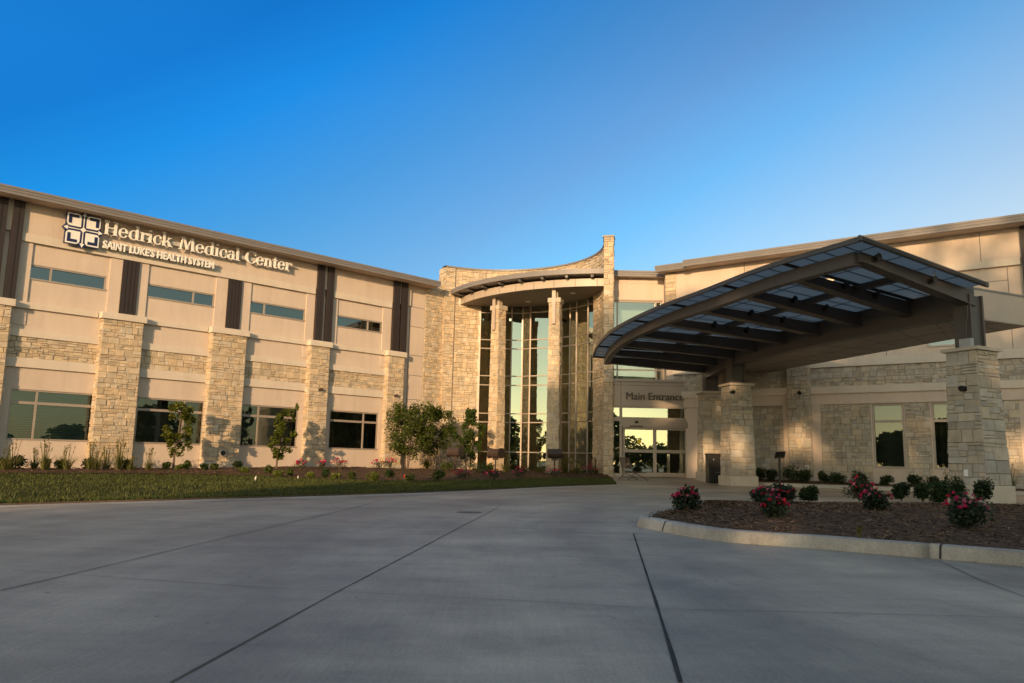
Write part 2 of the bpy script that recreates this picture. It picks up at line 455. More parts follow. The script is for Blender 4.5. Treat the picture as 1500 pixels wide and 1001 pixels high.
# ground sheet
mb = MB()
xs = [-1500, -300, -100, -50] + [x for x in range(-40, 41, 4)] + [50, 100, 300, 1500]
ys = [-1500, -300, -100, -40, -10, 0] + [5 + i for i in range(0, 36)] + [45, 60, 100, 300, 1500]
for y in ys:
    for x in xs: mb.v.append(Vector((x, y, road_z(x, y))))
nx = len(xs)
for j in range(len(ys) - 1):
    for i in range(nx - 1):
        mb.f.append([j * nx + i, j * nx + i + 1, (j + 1) * nx + i + 1, (j + 1) * nx + i]); mb.c.append((1, 1, 1))
mb.build('driveway', 'concrete', kind='structure', smooth=True)

# joints in the concrete: thin strips just over the sheet
def strip_px(mb, pts, wd, lift=0.004, ext=None):
    P = [onground(x, y, road_z) for x, y in pts]
    if ext:
        P.insert(0, P[0] + (P[0] - P[1]).normalized() * ext)
    P = resample(P, max(8, int((P[0] - P[-1]).length * 3)))
    for i in range(len(P)):
        t_ = (P[min(i + 1, len(P) - 1)] - P[max(0, i - 1)]).normalized()
        sd = Vector((t_.y, -t_.x, 0)) * wd / 2 * ru(.7, 1.3)
        z = Vector((0, 0, road_z(P[i].x, P[i].y) + lift))
        for q in (-1, 1):
            p = P[i] + sd * q; mb.v.append(Vector((p.x, p.y, 0)) + z)
    k = len(mb.v) - 2 * len(P)
    for i in range(len(P) - 1):
        mb.f.append([k + 2 * i, k + 2 * i + 1, k + 2 * i + 3, k + 2 * i + 2]); mb.c.append((1, 1, 1))
mb = MB()
strip_px(mb, [(928, 782), (960, 880), (985, 960), (997, 1001)], 0.018)
strip_px(mb, [(968, 781), (928, 782)], 0.006, 0.0045)
mb.build('expansion_joint', 'joint', kind='structure')
mb = MB()
strip_px(mb, [(735, 740), (600, 812), (495, 867), (250, 1001)], 0.011)
strip_px(mb, [(560, 733), (430, 765), (280, 800), (100, 843), (0, 866)], 0.011, 0.005)
strip_px(mb, [(20, 836), (250, 853), (495, 868), (745, 880), (950, 892)], 0.006, 0.0055)
strip_px(mb, [(955, 893), (1200, 898), (1500, 906)], 0.006, 0.005)
strip_px(mb, [(1376, 822), (1430, 848), (1500, 875)], 0.008, 0.006)
mb.build('saw_cut_joint', 'sawcut', kind='structure')
mb = MB()
strip_px(mb, [(480, 763), (750, 774), (930, 778)], 0.007, 0.007)
mb.build('saw_cut_joint', 'faint_joint', kind='structure')
mb = MB()
for x, y, sx in [(1200, 924, .02), (1236, 924, .02), (1198, 944, .02), (900, 907, .015), (275, 770, .025), (366, 846, .04), (230, 904, .03), (70, 869, .045), (533, 811, .03), (523, 877, .03), (622, 765, .03), (1099, 801, .05), (1050, 852, .03), (810, 846, .03), (304, 914, .03)]:
    p = onground(x, y, road_z)
    a = ru(0, 3)
    mb.add([p + Vector((math.cos(a + q * 1.256) * sx * ru(.3, .6), math.sin(a + q * 1.256) * sx * ru(.15, .3) , 0.003 + rnd() * .002)) for q in range(5)], [(0, 1, 2, 3, 4)])
mb.build('leaf_litter', 'speck', kind='stuff')
# manhole-like drain cover
p = onground(687, 751, road_z)
mb = MB(); mb.tube([p + Vector((0, 0, -.01)), p + Vector((0, 0, .006))], 0.20, 24)
mb.build('drain_cover', 'iron', label='round dark iron drain cover set in the concrete drive in front of the tower', cat='drain cover', loc=p)

# ------------------------------------------------------------------ lawn, beds
road_edge_px = [(0, 738), (100, 735), (200, 732.5), (300, 729.5), (400, 727), (500, 724), (600, 721), (700, 717), (800, 712.3), (870, 709.8), (903, 708.8)]
RE = [onground(x, y, lambda a, b_: road_z(a, b_) + .03) for x, y in road_edge_px]
d0 = (RE[0] - RE[1]).normalized()
RE = [RE[0] + d0 * 14] + RE
BE_px = [(0, 693.5), (125, 694), (250, 694.5), (380, 697), (430, 700.5), (560, 705), (640, 705.2), (700, 704), (780, 701.5), (850, 699.5), (890, 701), (899, 706)]
BE = [onground(x, y, lawn_z) for x, y in BE_px]
d0 = (BE[0] - BE[1]).normalized()
BE = [BE[0] + d0 * 12] + BE
TC = Vector((-0.9, 34.4, 0)); TR = 4.95       # entrance tower: concave drum
def TWm(a, z, w_): r = TR - w_; t_ = R(a); return Vector((TC.x + r * math.cos(t_), TC.y + r * math.sin(t_), z))
BK = [LWm(u, 0, -0.1) for u in (-8, 0, 8, 16, 24.6)] + [TWm(a, 0, -0.15) for a in range(118, 20, -6)] + [TWm(a, 0, -.1) for a in (16, 4, -10)]
NS = 160
RE_, BE_, BK_ = (resample([Vector((p.x, p.y, 0)) for p in q], NS) for q in (RE, BE, BK))
def loft(A, B, n, fn, lift=0.0, wob=0.0):
    mb = MB()
    for i in range(len(A)):
        for j in range(n + 1):
            p = A[i].lerp(B[i], j / n)
            mb.v.append(Vector((p.x, p.y, fn(p.x, p.y) + lift + (wob * noise.noise(Vector((p.x * 1.5, p.y * 1.5, 3))) if 0 < j < n else 0))))
    for i in range(len(A) - 1):
        for j in range(n):
            k = i * (n + 1) + j
            mb.f.append([k, k + 1, k + n + 2, k + n + 1]); mb.c.append((1, 1, 1))
    return mb
loft(RE_, BE_, 10, lawn_z).build('lawn', 'lawn', kind='structure', smooth=True)
def bed_z(x, y): return lawn_z(x, y) + 0.02
BEo = [p + Vector((0, -.12, 0)) for p in BE_]
loft(BEo, BK_, 12, bed_z, 0, 0.06).build('mulch_bed', 'mulch', kind='structure', smooth=True)
mb = MB()     # lawn edge face down to the concrete
for i in range(NS - 1):
    a, b_ = RE_[i], RE_[i + 1]
    mb.quad((a.x, a.y, road_z(a.x, a.y) - .02), (b_.x, b_.y, road_z(b_.x, b_.y) - .02), (b_.x, b_.y, lawn_z(b_.x, b_.y)), (a.x, a.y, lawn_z(a.x, a.y)))
mb.build('lawn_edge', 'soil_edge', kind='structure')
mb = MB()     # pale concrete gutter strip along the lawn
for i in range(NS):
    t_ = (RE_[min(i + 1, NS - 1)] - RE_[max(i - 1, 0)]).normalized(); sd = Vector((t_.y, -t_.x, 0))
    for o_ in (-0.02, 0.55):
        p = RE_[i] + sd * o_; mb.v.append(Vector((p.x, p.y, road_z(p.x, p.y) + 0.005)))
for i in range(NS - 1):
    mb.f.append([2 * i, 2 * i + 1, 2 * i + 3, 2 * i + 2]); mb.c.append((1, 1, 1))
mb.build('gutter', 'concrete_kerb', kind='structure')
# grass blades
mb = MB()
for k in range(75000):
    s_ = rnd() * (NS - 1.001); i = int(s_); f = s_ - i
    t_ = rnd() if k % 6 else rnd() * .04
    a = RE_[i].lerp(RE_[i + 1], f); b_ = BE_[i].lerp(BE_[i + 1], f)
    p = a.lerp(b_, t_)
    if p.x < -20: continue
    z = lawn_z(p.x, p.y); h = ru(.03, .065); an = ru(0, 6.28); ww = ru(.006, .012)
    c = Vector((math.cos(an), math.sin(an), 0)); v = ru(.55, 1.35)
    pat = 0.75 + 0.5 * (noise.noise(Vector((p.x * .6, p.y * .6, 1))) * .5 + .5)
    y_ = ru(.85, 1.35)
    mb.add([Vector((p.x, p.y, z)) - c * ww, Vector((p.x, p.y, z)) + c * ww, Vector((p.x + ru(-.03, .03), p.y + ru(-.03, .03), z + h))], [(0, 1, 2)], (v * pat * y_, v * pat, v * pat * .9))
mb.build('grass', 'grass_blade', kind='stuff')

def chips_mesh(sampler, n, fn, size=(.02, .07)):
    mb = MB()
    for k in range(n):
        p = sampler()
        if p is None: continue
        z = fn(p.x, p.y) + ru(.004, .022); L = ru(*size) / 2; W = ru(.008, .016) / 2 * (1.4 if L > .03 else 1); an = ru(0, 6.28)
        d = Vector((math.cos(an), math.sin(an), ru(-.35, .35))); s_ = Vector((-math.sin(an), math.cos(an), ru(-.3, .3)))
        v = ru(.35, 1.25) if rnd() < .9 else ru(1.3, 2.3)
        c = Vector((p.x, p.y, z))
        mb.quad(c - d * L - s_ * W, c + d * L - s_ * W * .7, c + d * L + s_ * W, c - d * L + s_ * W, (v * ru(.95, 1.1), v, v * ru(.9, 1.05)))
    return mb
def samp_left():
    s_ = rnd() * (NS - 1.001); i = int(s_)
    p = BEo[i].lerp(BK_[i], rnd() ** 1.3)
    return p if p.x > -19 else None
chips_mesh(samp_left, 14000, lambda x, y: bed_z(x, y) + .02, (.04, .12)).build('mulch_chips', 'chips', kind='stuff')

# island
isl_near = [onground(x, y, road_z) for x, y in [(1500, 830), (1372, 819), (1280, 811.5), (1200, 804.5), (1100, 797.5), (1040, 791.5), (990, 783), (964, 778), (946, 774)]]
dn = (isl_near[0] - isl_near[1]).normalized()
isl_far = [onground(x, y, lambda a, b_: road_z(a, b_) + .16) for x, y in [(989, 743), (1028, 739), (1100, 736), (1200, 733), (1350, 733.5), (1500, 735.5)]]
df = (isl_far[-1] - isl_far[-2]).normalized()
tip = [Vector((1.70, 10.75, 0)), Vector((1.83, 11.25, 0)), Vector((2.08, 11.75, 0))]
ring = [isl_near[0] + dn * 9] + [p for p in isl_near] + tip + [p for p in isl_far] + [isl_far[-1] + df * 9]
ring = spline([Vector((p.x, p.y, 0)) for p in ring], 140)
def offset_line(L, o_):
    out = []
    for i in range(len(L)):
        t_ = (L[min(i + 1, len(L) - 1)] - L[max(0, i - 1)]).normalized()
        out.append(L[i] + Vector((t_.y, -t_.x, 0)) * o_)
    return out
def kerb_sweep(mb, line, side, profile, zfn):
    k0 = len(mb.v); m_ = len(profile)
    for i in range(len(line)):
        t_ = (line[min(i + 1, len(line) - 1)] - line[max(0, i - 1)]).normalized(); nn = Vector((t_.y, -t_.x, 0)) * side
        for o_, h in profile:
            p = line[i] + nn * o_; mb.v.append(Vector((p.x, p.y, zfn(line[i].x, line[i].y) + h)))
    for i in range(len(line) - 1):
        for j in range(m_ - 1):
            a = k0 + i * m_ + j
            mb.f.append([a, a + 1, a + m_ + 1, a + m_]); mb.c.append((1, 1, 1))
    return mb
KP = [(0, -.05), (0, 0.0), (.030, .082), (.042, .112), (.065, .127), (.18, .130), (.195, .12), (.20, .03)]
# which side is inward?  ring runs from near right, round the tip, to far right -> inward is to the right
kerb_sweep(MB(), ring, 1, KP, road_z).build('island_kerb', 'concrete_kerb', kind='structure', smooth=True)
inner = offset_line(ring, .2)
half = len(inner) // 2
A = resample(inner[:half + 1], 70); B = resample(inner[half:][::-1], 70)
def isl_z(x, y): return road_z(x, y) + .118
def isl_m(x, y): return isl_z(x, y) + 0.06 * noise.noise(Vector((x * .8, y * .8, 0)))
mb = MB(); n = 16
for i in range(70):
    for j in range(n + 1):
        p = A[i].lerp(B[i], j / n); e = math.sin(math.pi * j / n)
        mb.v.append(Vector((p.x, p.y, isl_z(p.x, p.y) + e * (.07 + .05 * noise.noise(Vector((p.x, p.y, 0)))))))
for i in range(69):
    for j in range(n):
        k = i * (n + 1) + j; mb.f.append([k, k + 1, k + n + 2, k + n + 1]); mb.c.append((1, 1, 1))
mb.build('island_mulch', 'mulch', kind='structure', smooth=True)
def isl_top(i, j01):
    p = A[i].lerp(B[i], j01)
    return Vector((p.x, p.y, isl_z(p.x, p.y) + math.sin(math.pi * j01) * (.07 + .05 * noise.noise(Vector((p.x, p.y, 0))))))
_last = [0]
mb = MB()
for k in range(42000):
    i = int(rnd() * 70); p = isl_top(i, rnd()) + Vector((ru(-.12, .12), ru(-.12, .12), ru(.004, .025)))
    if p.x > 13: continue
    L = ru(.025, .09) / 2; W = ru(.008, .018) / 2; an = ru(0, 6.28)
    d = Vector((math.cos(an), math.sin(an), ru(-.35, .35))); s_ = Vector((-math.sin(an), math.cos(an), ru(-.4, .4)))
    v = ru(.35, 1.15) if rnd() < .93 else ru(1.2, 2.0)
    mb.quad(p - d * L - s_ * W, p + d * L - s_ * W * .6, p + d * L + s_ * W, p - d * L + s_ * W, (v * ru(.98, 1.12), v, v * ru(.88, 1.02)))
mb.build('mulch_chips', 'chips', kind='stuff')
mb = MB()   # chips washed over the kerb
for k in range(260):
    i = int(ru(3, 120)); t_ = (ring[i + 1] - ring[i - 1]).normalized(); nn = Vector((t_.y, -t_.x, 0))
    o_ = -abs(random.gauss(0, .10)) - .012 if k % 3 else ru(.09, .2)
    p = ring[i] + nn * o_ + t_ * ru(-.2, .2); z = road_z(p.x, p.y) + (.006 if o_ < 0 else .16)
    an = ru(0, 6.28); L = ru(.012, .035); d = Vector((math.cos(an), math.sin(an), 0)); s_ = Vector((-math.sin(an), math.cos(an), 0)) * ru(.003, .006)
    c_ = Vector((p.x, p.y, z)); v = ru(.3, .9)
    mb.quad(c_ - d * L - s_, c_ + d * L - s_, c_ + d * L + s_, c_ - d * L + s_, (v, v, v))
mb.build('spilled_mulch', 'chips', kind='stuff')
mb = MB()   # kerb joints
for x, y, x2, y2 in [(964, 778.5, 970, 761.5), (1372.5, 820, 1371, 803)]:
    a = onground(x, y, road_z)
    i = min(range(len(ring)), key=lambda q: (ring[q] - Vector((a.x, a.y, 0))).length)
    t_ = (ring[i + 1] - ring[i - 1]).normalized(); nn = Vector((t_.y, -t_.x, 0))
    z = road_z(a.x, a.y)
    pr = [(o_ - .004 if o_ < .1 else o_, h + .004) for o_, h in KP[1:6]]
    for (o1, h1), (o2, h2) in zip(pr, pr[1:]):
        mb.quad(*[ring[i] + nn * o_ + t_ * q + Vector((0, 0, z + h)) for o_, h, q in ((o1, h1, -.009), (o1, h1, .009), (o2, h2, .009), (o2, h2, -.009))])
mb.build('kerb_joint', 'joint', kind='structure')

# bed and kerb in front of the far right wall, walk at the entrance
kl = [Vector((8.75, 28.75, 0)), Vector((10.5, 27.6, 0)), Vector((13, 26.1, 0)), Vector((15.8, 24.3, 0)), Vector((21, 20.6, 0))]
kl = spline(kl, 30)
kerb_sweep(MB(), kl, -1, [(0, -.05), (0.02, .10), (.04, .12), (.18, .125), (.18, .05)], road_z).build('bed_kerb', 'concrete_kerb', kind='structure')
def rbed_z(x, y): return road_z(x, y) + .13
bk = resample([RWm(-12.9, 0, -.1), RWm(8, 0, -.1)], 40)
fr = resample(offset_line(kl, -.16), 40)
loft(fr, [Vector((p.x, p.y, 0)) for p in bk], 8, rbed_z, 0, .06).build('mulch_bed', 'mulch', kind='structure', smooth=True)
mb = MB()
wk = [(4.3, 33.0), (5.2, 31.6), (7.2, 30.6), (8.7, 28.9), (10.6, 29.6), (9.9, 32.0), (7.9, 34.2), (4.3, 34.2)]

# ------------------------------------------------------------------ medical building
BLD_LABEL = 'two storey tan and limestone medical building with brown panels and a curved glass entrance tower'
bld = thing('medical_building', (0, 38, 0), BLD_LABEL, 'building')
def part(mb, name, mat, parent=None, **k): return mb.build(name, mat, parent or bld, **k)

def window(mp, u0, u1, z0, z1, mulls=(), trans=None, mat='glass', rec=0.10, back='dark_interior', blind=False, fw=0.055, depth=0.7, curtain=False, tw=.045):
    f = MB()
    W0, W1 = -rec, -rec + 0.07
    f.box(mp, u0, u1, z0, z0 + fw, W0, W1 + .05); f.box(mp, u0, u1, z1 - fw, z1, W0, W1)
    f.box(mp, u0, u0 + fw, z0 + fw, z1 - fw, W0, W1 - .002); f.box(mp, u1 - fw, u1, z0 + fw, z1 - fw, W0, W1 - .002)
    for m_ in mulls: f.box(mp, m_ - .03, m_ + .03, z0 + fw, z1 - fw, W0, W1 - .004)
    if trans: f.box(mp, u0 + fw, u1 - fw, trans - tw, trans + tw, W0, W1 - .008)
    fo = part(f, 'window', 'frame_metal')
    g = MB(); g.quad(mp(u0, z0, W0 + .02), mp(u1, z0, W0 + .02), mp(u1, z1, W0 + .02), mp(u0, z1, W0 + .02))
    part(g, 'pane', mat, fo)
    r = MB()     # reveal and room behind
    a, b_, c_, d = (u0, z0), (u1, z0), (u1, z1), (u0, z1)
    for p, q in ((a, b_), (b_, c_), (c_, d), (d, a)):
        r.quad(mp(*p, W0 - .001), mp(*q, W0 - .001), mp(*q, -rec - depth), mp(*p, -rec - depth))
    r.quad(mp(*a, -rec - depth), mp(*b_, -rec - depth), mp(*c_, -rec - depth), mp(*d, -rec - depth))
    part(r, 'room', back, fo)
    s = MB()
    for p, q in ((a, b_), (b_, c_), (c_, d), (d, a)):
        s.quad(mp(*p, .0), mp(*q, .0), mp(*q, W0), mp(*p, W0))
    part(s, 'reveal', 'stucco', fo)
    if blind:
        k = MB(); z = z0 + .06
        while z < z1 - .05:
            k.quad(mp(u0 + .02, z, -rec - .12), mp(u1 - .02, z, -rec - .12), mp(u1 - .02, z + .055, -rec - .09), mp(u0 + .02, z + .055, -rec - .09)); z += .078
        part(k, 'blind', 'blind', fo)
    if curtain:
        k = MB(); u = u0
        pts = []
        while u < u1: pts.append((u, -rec - .3 - .05 * math.sin(u * 30) * ru(.5, 1.2))); u += .05
        for (ua, wa), (ub, wb) in zip(pts, pts[1:]): k.quad(mp(ua, z0, wa), mp(ub, z0, wb), mp(ub, z1, wb), mp(ua, z1, wa))
        part(k, 'curtain', 'curtain', fo)
    return fo
def panel_with_holes(mb, mp, u0, u1, z0, z1, holes, w_=0.0):
    us = sorted(set([u0, u1] + [h[0] for h in holes] + [h[1] for h in holes]))
    zs = sorted(set([z0, z1] + [h[2] for h in holes] + [h[3] for h in holes]))
    for a, b_ in zip(us, us[1:]):
        for c_, d in zip(zs, zs[1:]):
            m_, q = (a + b_) / 2, (c_ + d) / 2
            if any(h[0] < m_ < h[1] and h[2] < q < h[3] for h in holes): continue
            mb.quad(mp(a, c_, w_), mp(b_, c_, w_), mp(b_, d, w_), mp(a, d, w_))

# ---- left wing
upW = [(6.76, 9.27, 7.49), (10.70, 13.28, 12.44), (14.73, 17.30, 15.41), (18.81, 21.33, 20.54), (2.8, 5.3, 3.5)]
gdW = [(6.69, 9.26, 7.47), (10.70, 13.22, 12.44), (14.72, 17.26, 15.46), (18.77, 21.34, 20.55), (2.7, 5.2, 3.4)]
holes = [(a, b_, 6.55, 7.08) for a, b_, m_ in upW] + [(a, b_, 1.19, 2.86) for a, b_, m_ in gdW]
mb = MB(); panel_with_holes(mb, LWm, -8, 23.80, -0.2, 9.35, holes)
part(mb, 'wall', 'stucco')
for i, (a, b_, m_) in enumerate(upW): window(LWm, a, b_, 6.55, 7.08, (m_,), None, 'glass_upper', rec=.09)
for i, (a, b_, m_) in enumerate(gdW): window(LWm, a, b_, 1.19, 2.86, (m_,), 2.42, 'glass', rec=.10, blind=(i == 0), curtain=(i == 3))
piers = [(4.95, 6.38), (9.2, 10.58), (13.18, 14.58), (17.5, 18.42), (21.54, 22.45)]
bays = [(-8, 4.95), (6.38, 9.2), (10.58, 13.18), (14.58, 17.5), (18.42, 21.54)]
PW = 0.28
for a, b_ in bays:
    mb = MB(); mb.box(LWm, a, b_, 3.58, 3.90, 0.0, .09); part(mb, 'ledge', 'stucco_trim')
    mb = MB(); mb.box(LWm, a, b_, 4.60, 4.84, 0.0, .10); part(mb, 'ledge', 'stucco_trim')
    mb = MB(); ashlar(mb, LWm, a, b_, 3.90, 4.60, 0.012); part(mb, 'stone_band', 'limestone')
for (a, b_), nx_ in zip(piers, piers[1:] + [None]):
    pass
led = [(-8, 4.85), (6.50, 9.08), (10.70, 13.06), (14.70, 17.40), (18.54, 21.44)]
for a, b_ in led:
    mb = MB(); mb.box(LWm, a, b_, 5.55, 5.76, 0.0, .10); part(mb, 'ledge', 'stucco_trim')
for i, (a, b_) in enumerate(piers):
    mb = MB()
    ashlar(mb, LWm, a, b_, -.1 if i in (0, 1) else .55, 5.52, PW)
    for ua, sgn in ((a, -1), (b_, 1)):
        mp = lambda u, z, w_, ua=ua, sgn=sgn: LWm(ua + sgn * w_, z, u)
        ashlar(mb, mp, 0, PW, -.1, 5.52, 0.0, blk=(.14, .28))
    po = part(mb, 'stone_pier', 'limestone')
    mb = MB(); mb.box(LWm, a - .09, b_ + .09, 5.52, 5.76, 0.0, PW + .10); part(mb, 'pier_cap', 'stucco_trim', po, bevel=.015)
    if i not in (0, 1):
        mb = MB(); mb.box(LWm, a - .04, b_ + .04, -.1, .56, 0.0, PW + .06); part(mb, 'pier_base', 'cast_stone', po, bevel=.02)
# pilaster strips beside the brown panels
for a, b_ in [(4.6, 6.85), (9.34, 10.68), (13.28, 14.75), (17.3, 18.85), (21.3, 22.78)]:
    mb = MB(); mb.box(LWm, a, b_, 5.76, 7.80, 0.0, .05); part(mb, 'pilaster', 'stucco')
    mb = MB(); mb.box(LWm, a - .03, b_ + .03, 5.0, 5.5, 0.0, .03); part(mb, 'pilaster', 'stucco')
# parapet band with its ledge
mb = MB(); mb.box(LWm, -8, 22.86, 8.08, 9.34, 0.0, .09); part(mb, 'parapet', 'stucco')
for a, b_ in [(-8, 5.6), (6.48, 17.66), (18.55, 21.74)]:
    mb = MB(); mb.box(LWm, a, b_, 7.80, 8.08, 0.0, .13); part(mb, 'ledge', 'stucco_trim')
for a, b_ in [(9.75, 10.32), (13.75, 14.32)]:
    mb = MB(); mb.box(LWm, a, b_, 5.765, 7.79, .02, .11)
    k = a + .14
    while k < b_ - .05: mb.box(LWm, k - .006, k + .006, 5.77, 7.785, .11, .125); k += .14
    part(mb, 'brown_panel', 'brown_metal')
for a, b_ in [(5.62, 5.97), (6.14, 6.46), (17.7, 18.04), (18.21, 18.52), (21.78, 22.14), (22.26, 22.60)]:
    mb = MB(); mb.box(LWm, a, b_, 5.765, 9.3, .02, .20)
    mb.box(LWm, (a + b_) / 2 - .006, (a + b_) / 2 + .006, 5.77, 9.295, .20, .215)
    part(mb, 'brown_panel', 'brown_metal')
# panel joints at the right end, then the stone return
mb = MB()
for z in (8.78, 8.07, 7.12, 5.73, 4.77, 3.62): mb.box(LWm, 22.92, 23.76, z - .012, z + .012, 0.0, .004)
mb.box(LWm, 22.87, 22.90, .2, 9.3, 0, .006)
part(mb, 'panel_joint', 'letter_grey')
mb = MB(); ashlar(mb, LWm, 23.78, 25.2, -.1, 9.3, 0.03); part(mb, 'stone_wall', 'limestone')
# eaves: stepped fascia
def eave(mp, u0, u1, name='roof_edge', w1=.88, z0=9.10):
    mb = MB()
    pr = [(0.0, z0 + .03), (w1 - .10, z0 + .03), (w1 - .10, z0), (w1 - .02, z0), (w1 - .02, z0 + .10), (w1, z0 + .10), (w1, z0 + .185), (w1 + .025, z0 + .185), (w1 + .025, z0 + .26), (-.3, z0 + .30), (-.3, z0 + .03)]
    k = len(pr)
    P = [mp(u0, z, w_) for w_, z in pr] + [mp(u1, z, w_) for w_, z in pr]
    mb.add(P, [tuple(range(k)), tuple(range(k, 2 * k))[::-1]] + [(i, (i + 1) % k, k + (i + 1) % k, k + i) for i in range(k)])
    ro = part(mb, name, 'fascia_metal')
    mb = MB(); mb.quad(mp(u0, z0 + .026, .0), mp(u1, z0 + .026, .0), mp(u1, z0 + .026, w1 - .11), mp(u0, z0 + .026, w1 - .11)); part(mb, 'eave_soffit', 'stucco', ro)
    return ro
eave(LWm, -9, 24.02)

# ---- right wing
rW = [(-6.2, -5.13), (-4.24, -3.17), (-12.4, -11.35)]
rU = [(-6.2, -5.15), (-4.25, -3.2)]
holes = [(a, b_, .84, 3.18) for a, b_ in rW] + [(a, b_, 5.16, 6.6) for a, b_ in rU]
mb = MB(); panel_with_holes(mb, RWm, -14.35, 8, -.2, 9.35, holes); part(mb, 'wall', 'stucco')
for a, b_ in rW: window(RWm, a, b_, .84, 3.18, (), 2.54, 'glass', rec=.09, fw=.07, curtain=(a == -4.24))
for a, b_ in rU: window(RWm, a, b_, 5.16, 6.6, (), None, 'glass_upper', rec=.09)
SW = 0.02
stones = [(-11.35, -9.42, 0, 3.19), (-8.0, -6.24, 0, 3.19), (-5.09, -4.28, 0, 3.19), (-3.13, -1.6, 0, 3.19), (1.0, 7, 0, 3.19)]
for a, b_, c_, d in stones:
    mb = MB(); ashlar(mb, RWm, a, b_, c_, d, SW - .018, depth=(.01, .03)); part(mb, 'stone_wall', 'greystone')
for a, b_ in [(-14.0, -9.19), (-8.34, -.2), (1.0, 8)]:
    mb = MB(); mb.box(RWm, a, b_, 3.60, 3.87, 0, .12); part(mb, 'ledge', 'stucco_trim')
    mb = MB(); mb.box(RWm, a, b_, 4.61, 4.92, 0, .11); part(mb, 'ledge', 'stucco_trim')
    mb = MB(); ashlar(mb, RWm, a, b_, 3.87, 4.61, 0.012, depth=(.01, .03)); part(mb, 'stone_band', 'greystone')
    mb = MB(); mb.box(RWm, a, b_, 3.20, 3.60, 0, .06); part(mb, 'pilaster', 'stucco')
for a, b_ in [(-9.42, -9.19), (-8.34, -8.0), (-12.6, -12.42)]:
    mb = MB(); mb.box(RWm, a, b_, -.1, 3.2, 0, .06); part(mb, 'pilaster', 'stucco')
for a, b_ in [(-9.19, -8.34), (-.2, 1.0)]:
    mb = MB(); ashlar(mb, RWm, a, b_, .35, 5.6, .20, depth=(.01, .035))
    for ua, sgn in ((a, -1), (b_, 1)):
        mp = lambda u, z, w_, ua=ua, sgn=sgn: RWm(ua + sgn * w_, z, u)
        ashlar(mb, mp, 0, .2, -.1, 5.6, 0.0, blk=(.1, .2), depth=(.01, .03))
    po = part(mb, 'stone_pier', 'greystone')
    mb = MB(); mb.box(RWm, a - .06, b_ + .06, 5.6, 5.82, 0, .32); part(mb, 'pier_cap', 'stucco_trim', po, bevel=.015)
    mb = MB(); mb.box(RWm, a - .04, b_ + .04, -.1, .36, 0, .27); part(mb, 'pier_base', 'cast_stone', po, bevel=.015)
mb = MB(); mb.box(RWm, -13.1, 8, 8.05, 9.34, 0, .09); part(mb, 'parapet', 'stucco')
mb = MB(); mb.box(RWm, -13.1, -1.25, 7.81, 8.05, 0, .14); part(mb, 'ledge', 'stucco_trim')
mb = MB(); mb.box(RWm, -1.2, -.75, 5.83, 9.3, .02, .2); part(mb, 'brown_panel', 'brown_metal')
mb = MB(); mb.box(RWm, -.4, .1, 5.83, 9.3, .02, .2); part(mb, 'brown_panel', 'brown_metal')
mb = MB()
for z in (7.33, 6.75): mb.box(RWm, -13, -1.65, z - .01, z + .01, 0, .004)
for u in (-5.6, -1.65, -9.9): mb.box(RWm, u - .01, u + .01, 4.95, 7.78, 0, .005)
for u in (-6.6, -2.4, -10.8): mb.box(RWm, u - .01, u + .01, 8.06, 9.1, .09, .095)
part(mb, 'panel_joint', 'letter_grey')
mb = MB(); ashlar(mb, RWm, -14.35, -13.85, 4.9, 9.3, .02, blk=(.2, .5)); part(mb, 'stone_wall', 'limestone')
eave(RWm, -13.15, 9)
eave(RWm, -14.6, -13.15, w1=.55)

# ---- recessed bay between tower and right wing
def RCm(u, z, w_): return Vector((u, 35.0 - w_, z))
rc0, rc1 = 4.2, 6.75
mb = MB(); panel_with_holes(mb, RCm, rc0, rc1 + .1, -.2, 9.35, [(4.3, 6.72, 3.9, 8.07)]); part(mb, 'wall', 'stucco')
mb = MB(); mb.box(RCm, rc0, rc1, 8.86, 8.88, 0, .004); mb.box(RCm, rc0, rc1, 8.09, 8.14, 0, .03); part(mb, 'panel_joint', 'frame_metal')
window(RCm, 4.3, 6.72, 3.9, 8.07, (4.72, 6.45), 4.95, 'glass_recess', rec=.12, depth=.9, back='blind', tw=.03)
eave(RCm, 4.25, 7.2, w1=.45)
mb = MB()    # short return to the right wing
e = RWm(-14.35, 0, 0)
for p, q in [((rc1 + .05, 35.0), (e.x, e.y))]:
    mb.quad((p[0], p[1], -.2), (q[0], q[1], -.2), (q[0], q[1], 9.35), (p[0], p[1], 9.35))
part(mb, 'wall', 'stucco')

# ---- entrance tower: concave drum wall
A0, A1 = 120.0, -11.5
GA = 98.5
TH = 0.36
ZP = 10.42
KA = math.pi / 180 * TR
def TA(s, z, w_): return TWm(A0 - s / KA, z, w_)      # s = arc length from the left end
sG = (A0 - GA) * KA
sE = (A0 - A1) * KA
sR = (A0 - 20.0) * KA
mb = MB()
ashlar(mb, TA, 0, .52, -.1, ZP - .06, 0.0, curved=True)
ashlar(mb, TA, .55, sG, -.1, 8.7, 0.0, curved=True)
ashlar(mb, TA, .55, sE, 8.7, ZP - .06, 0.0, curved=True)
ashlar(mb, TA, sR, sE, -.1, 8.7, 0.0, curved=True)
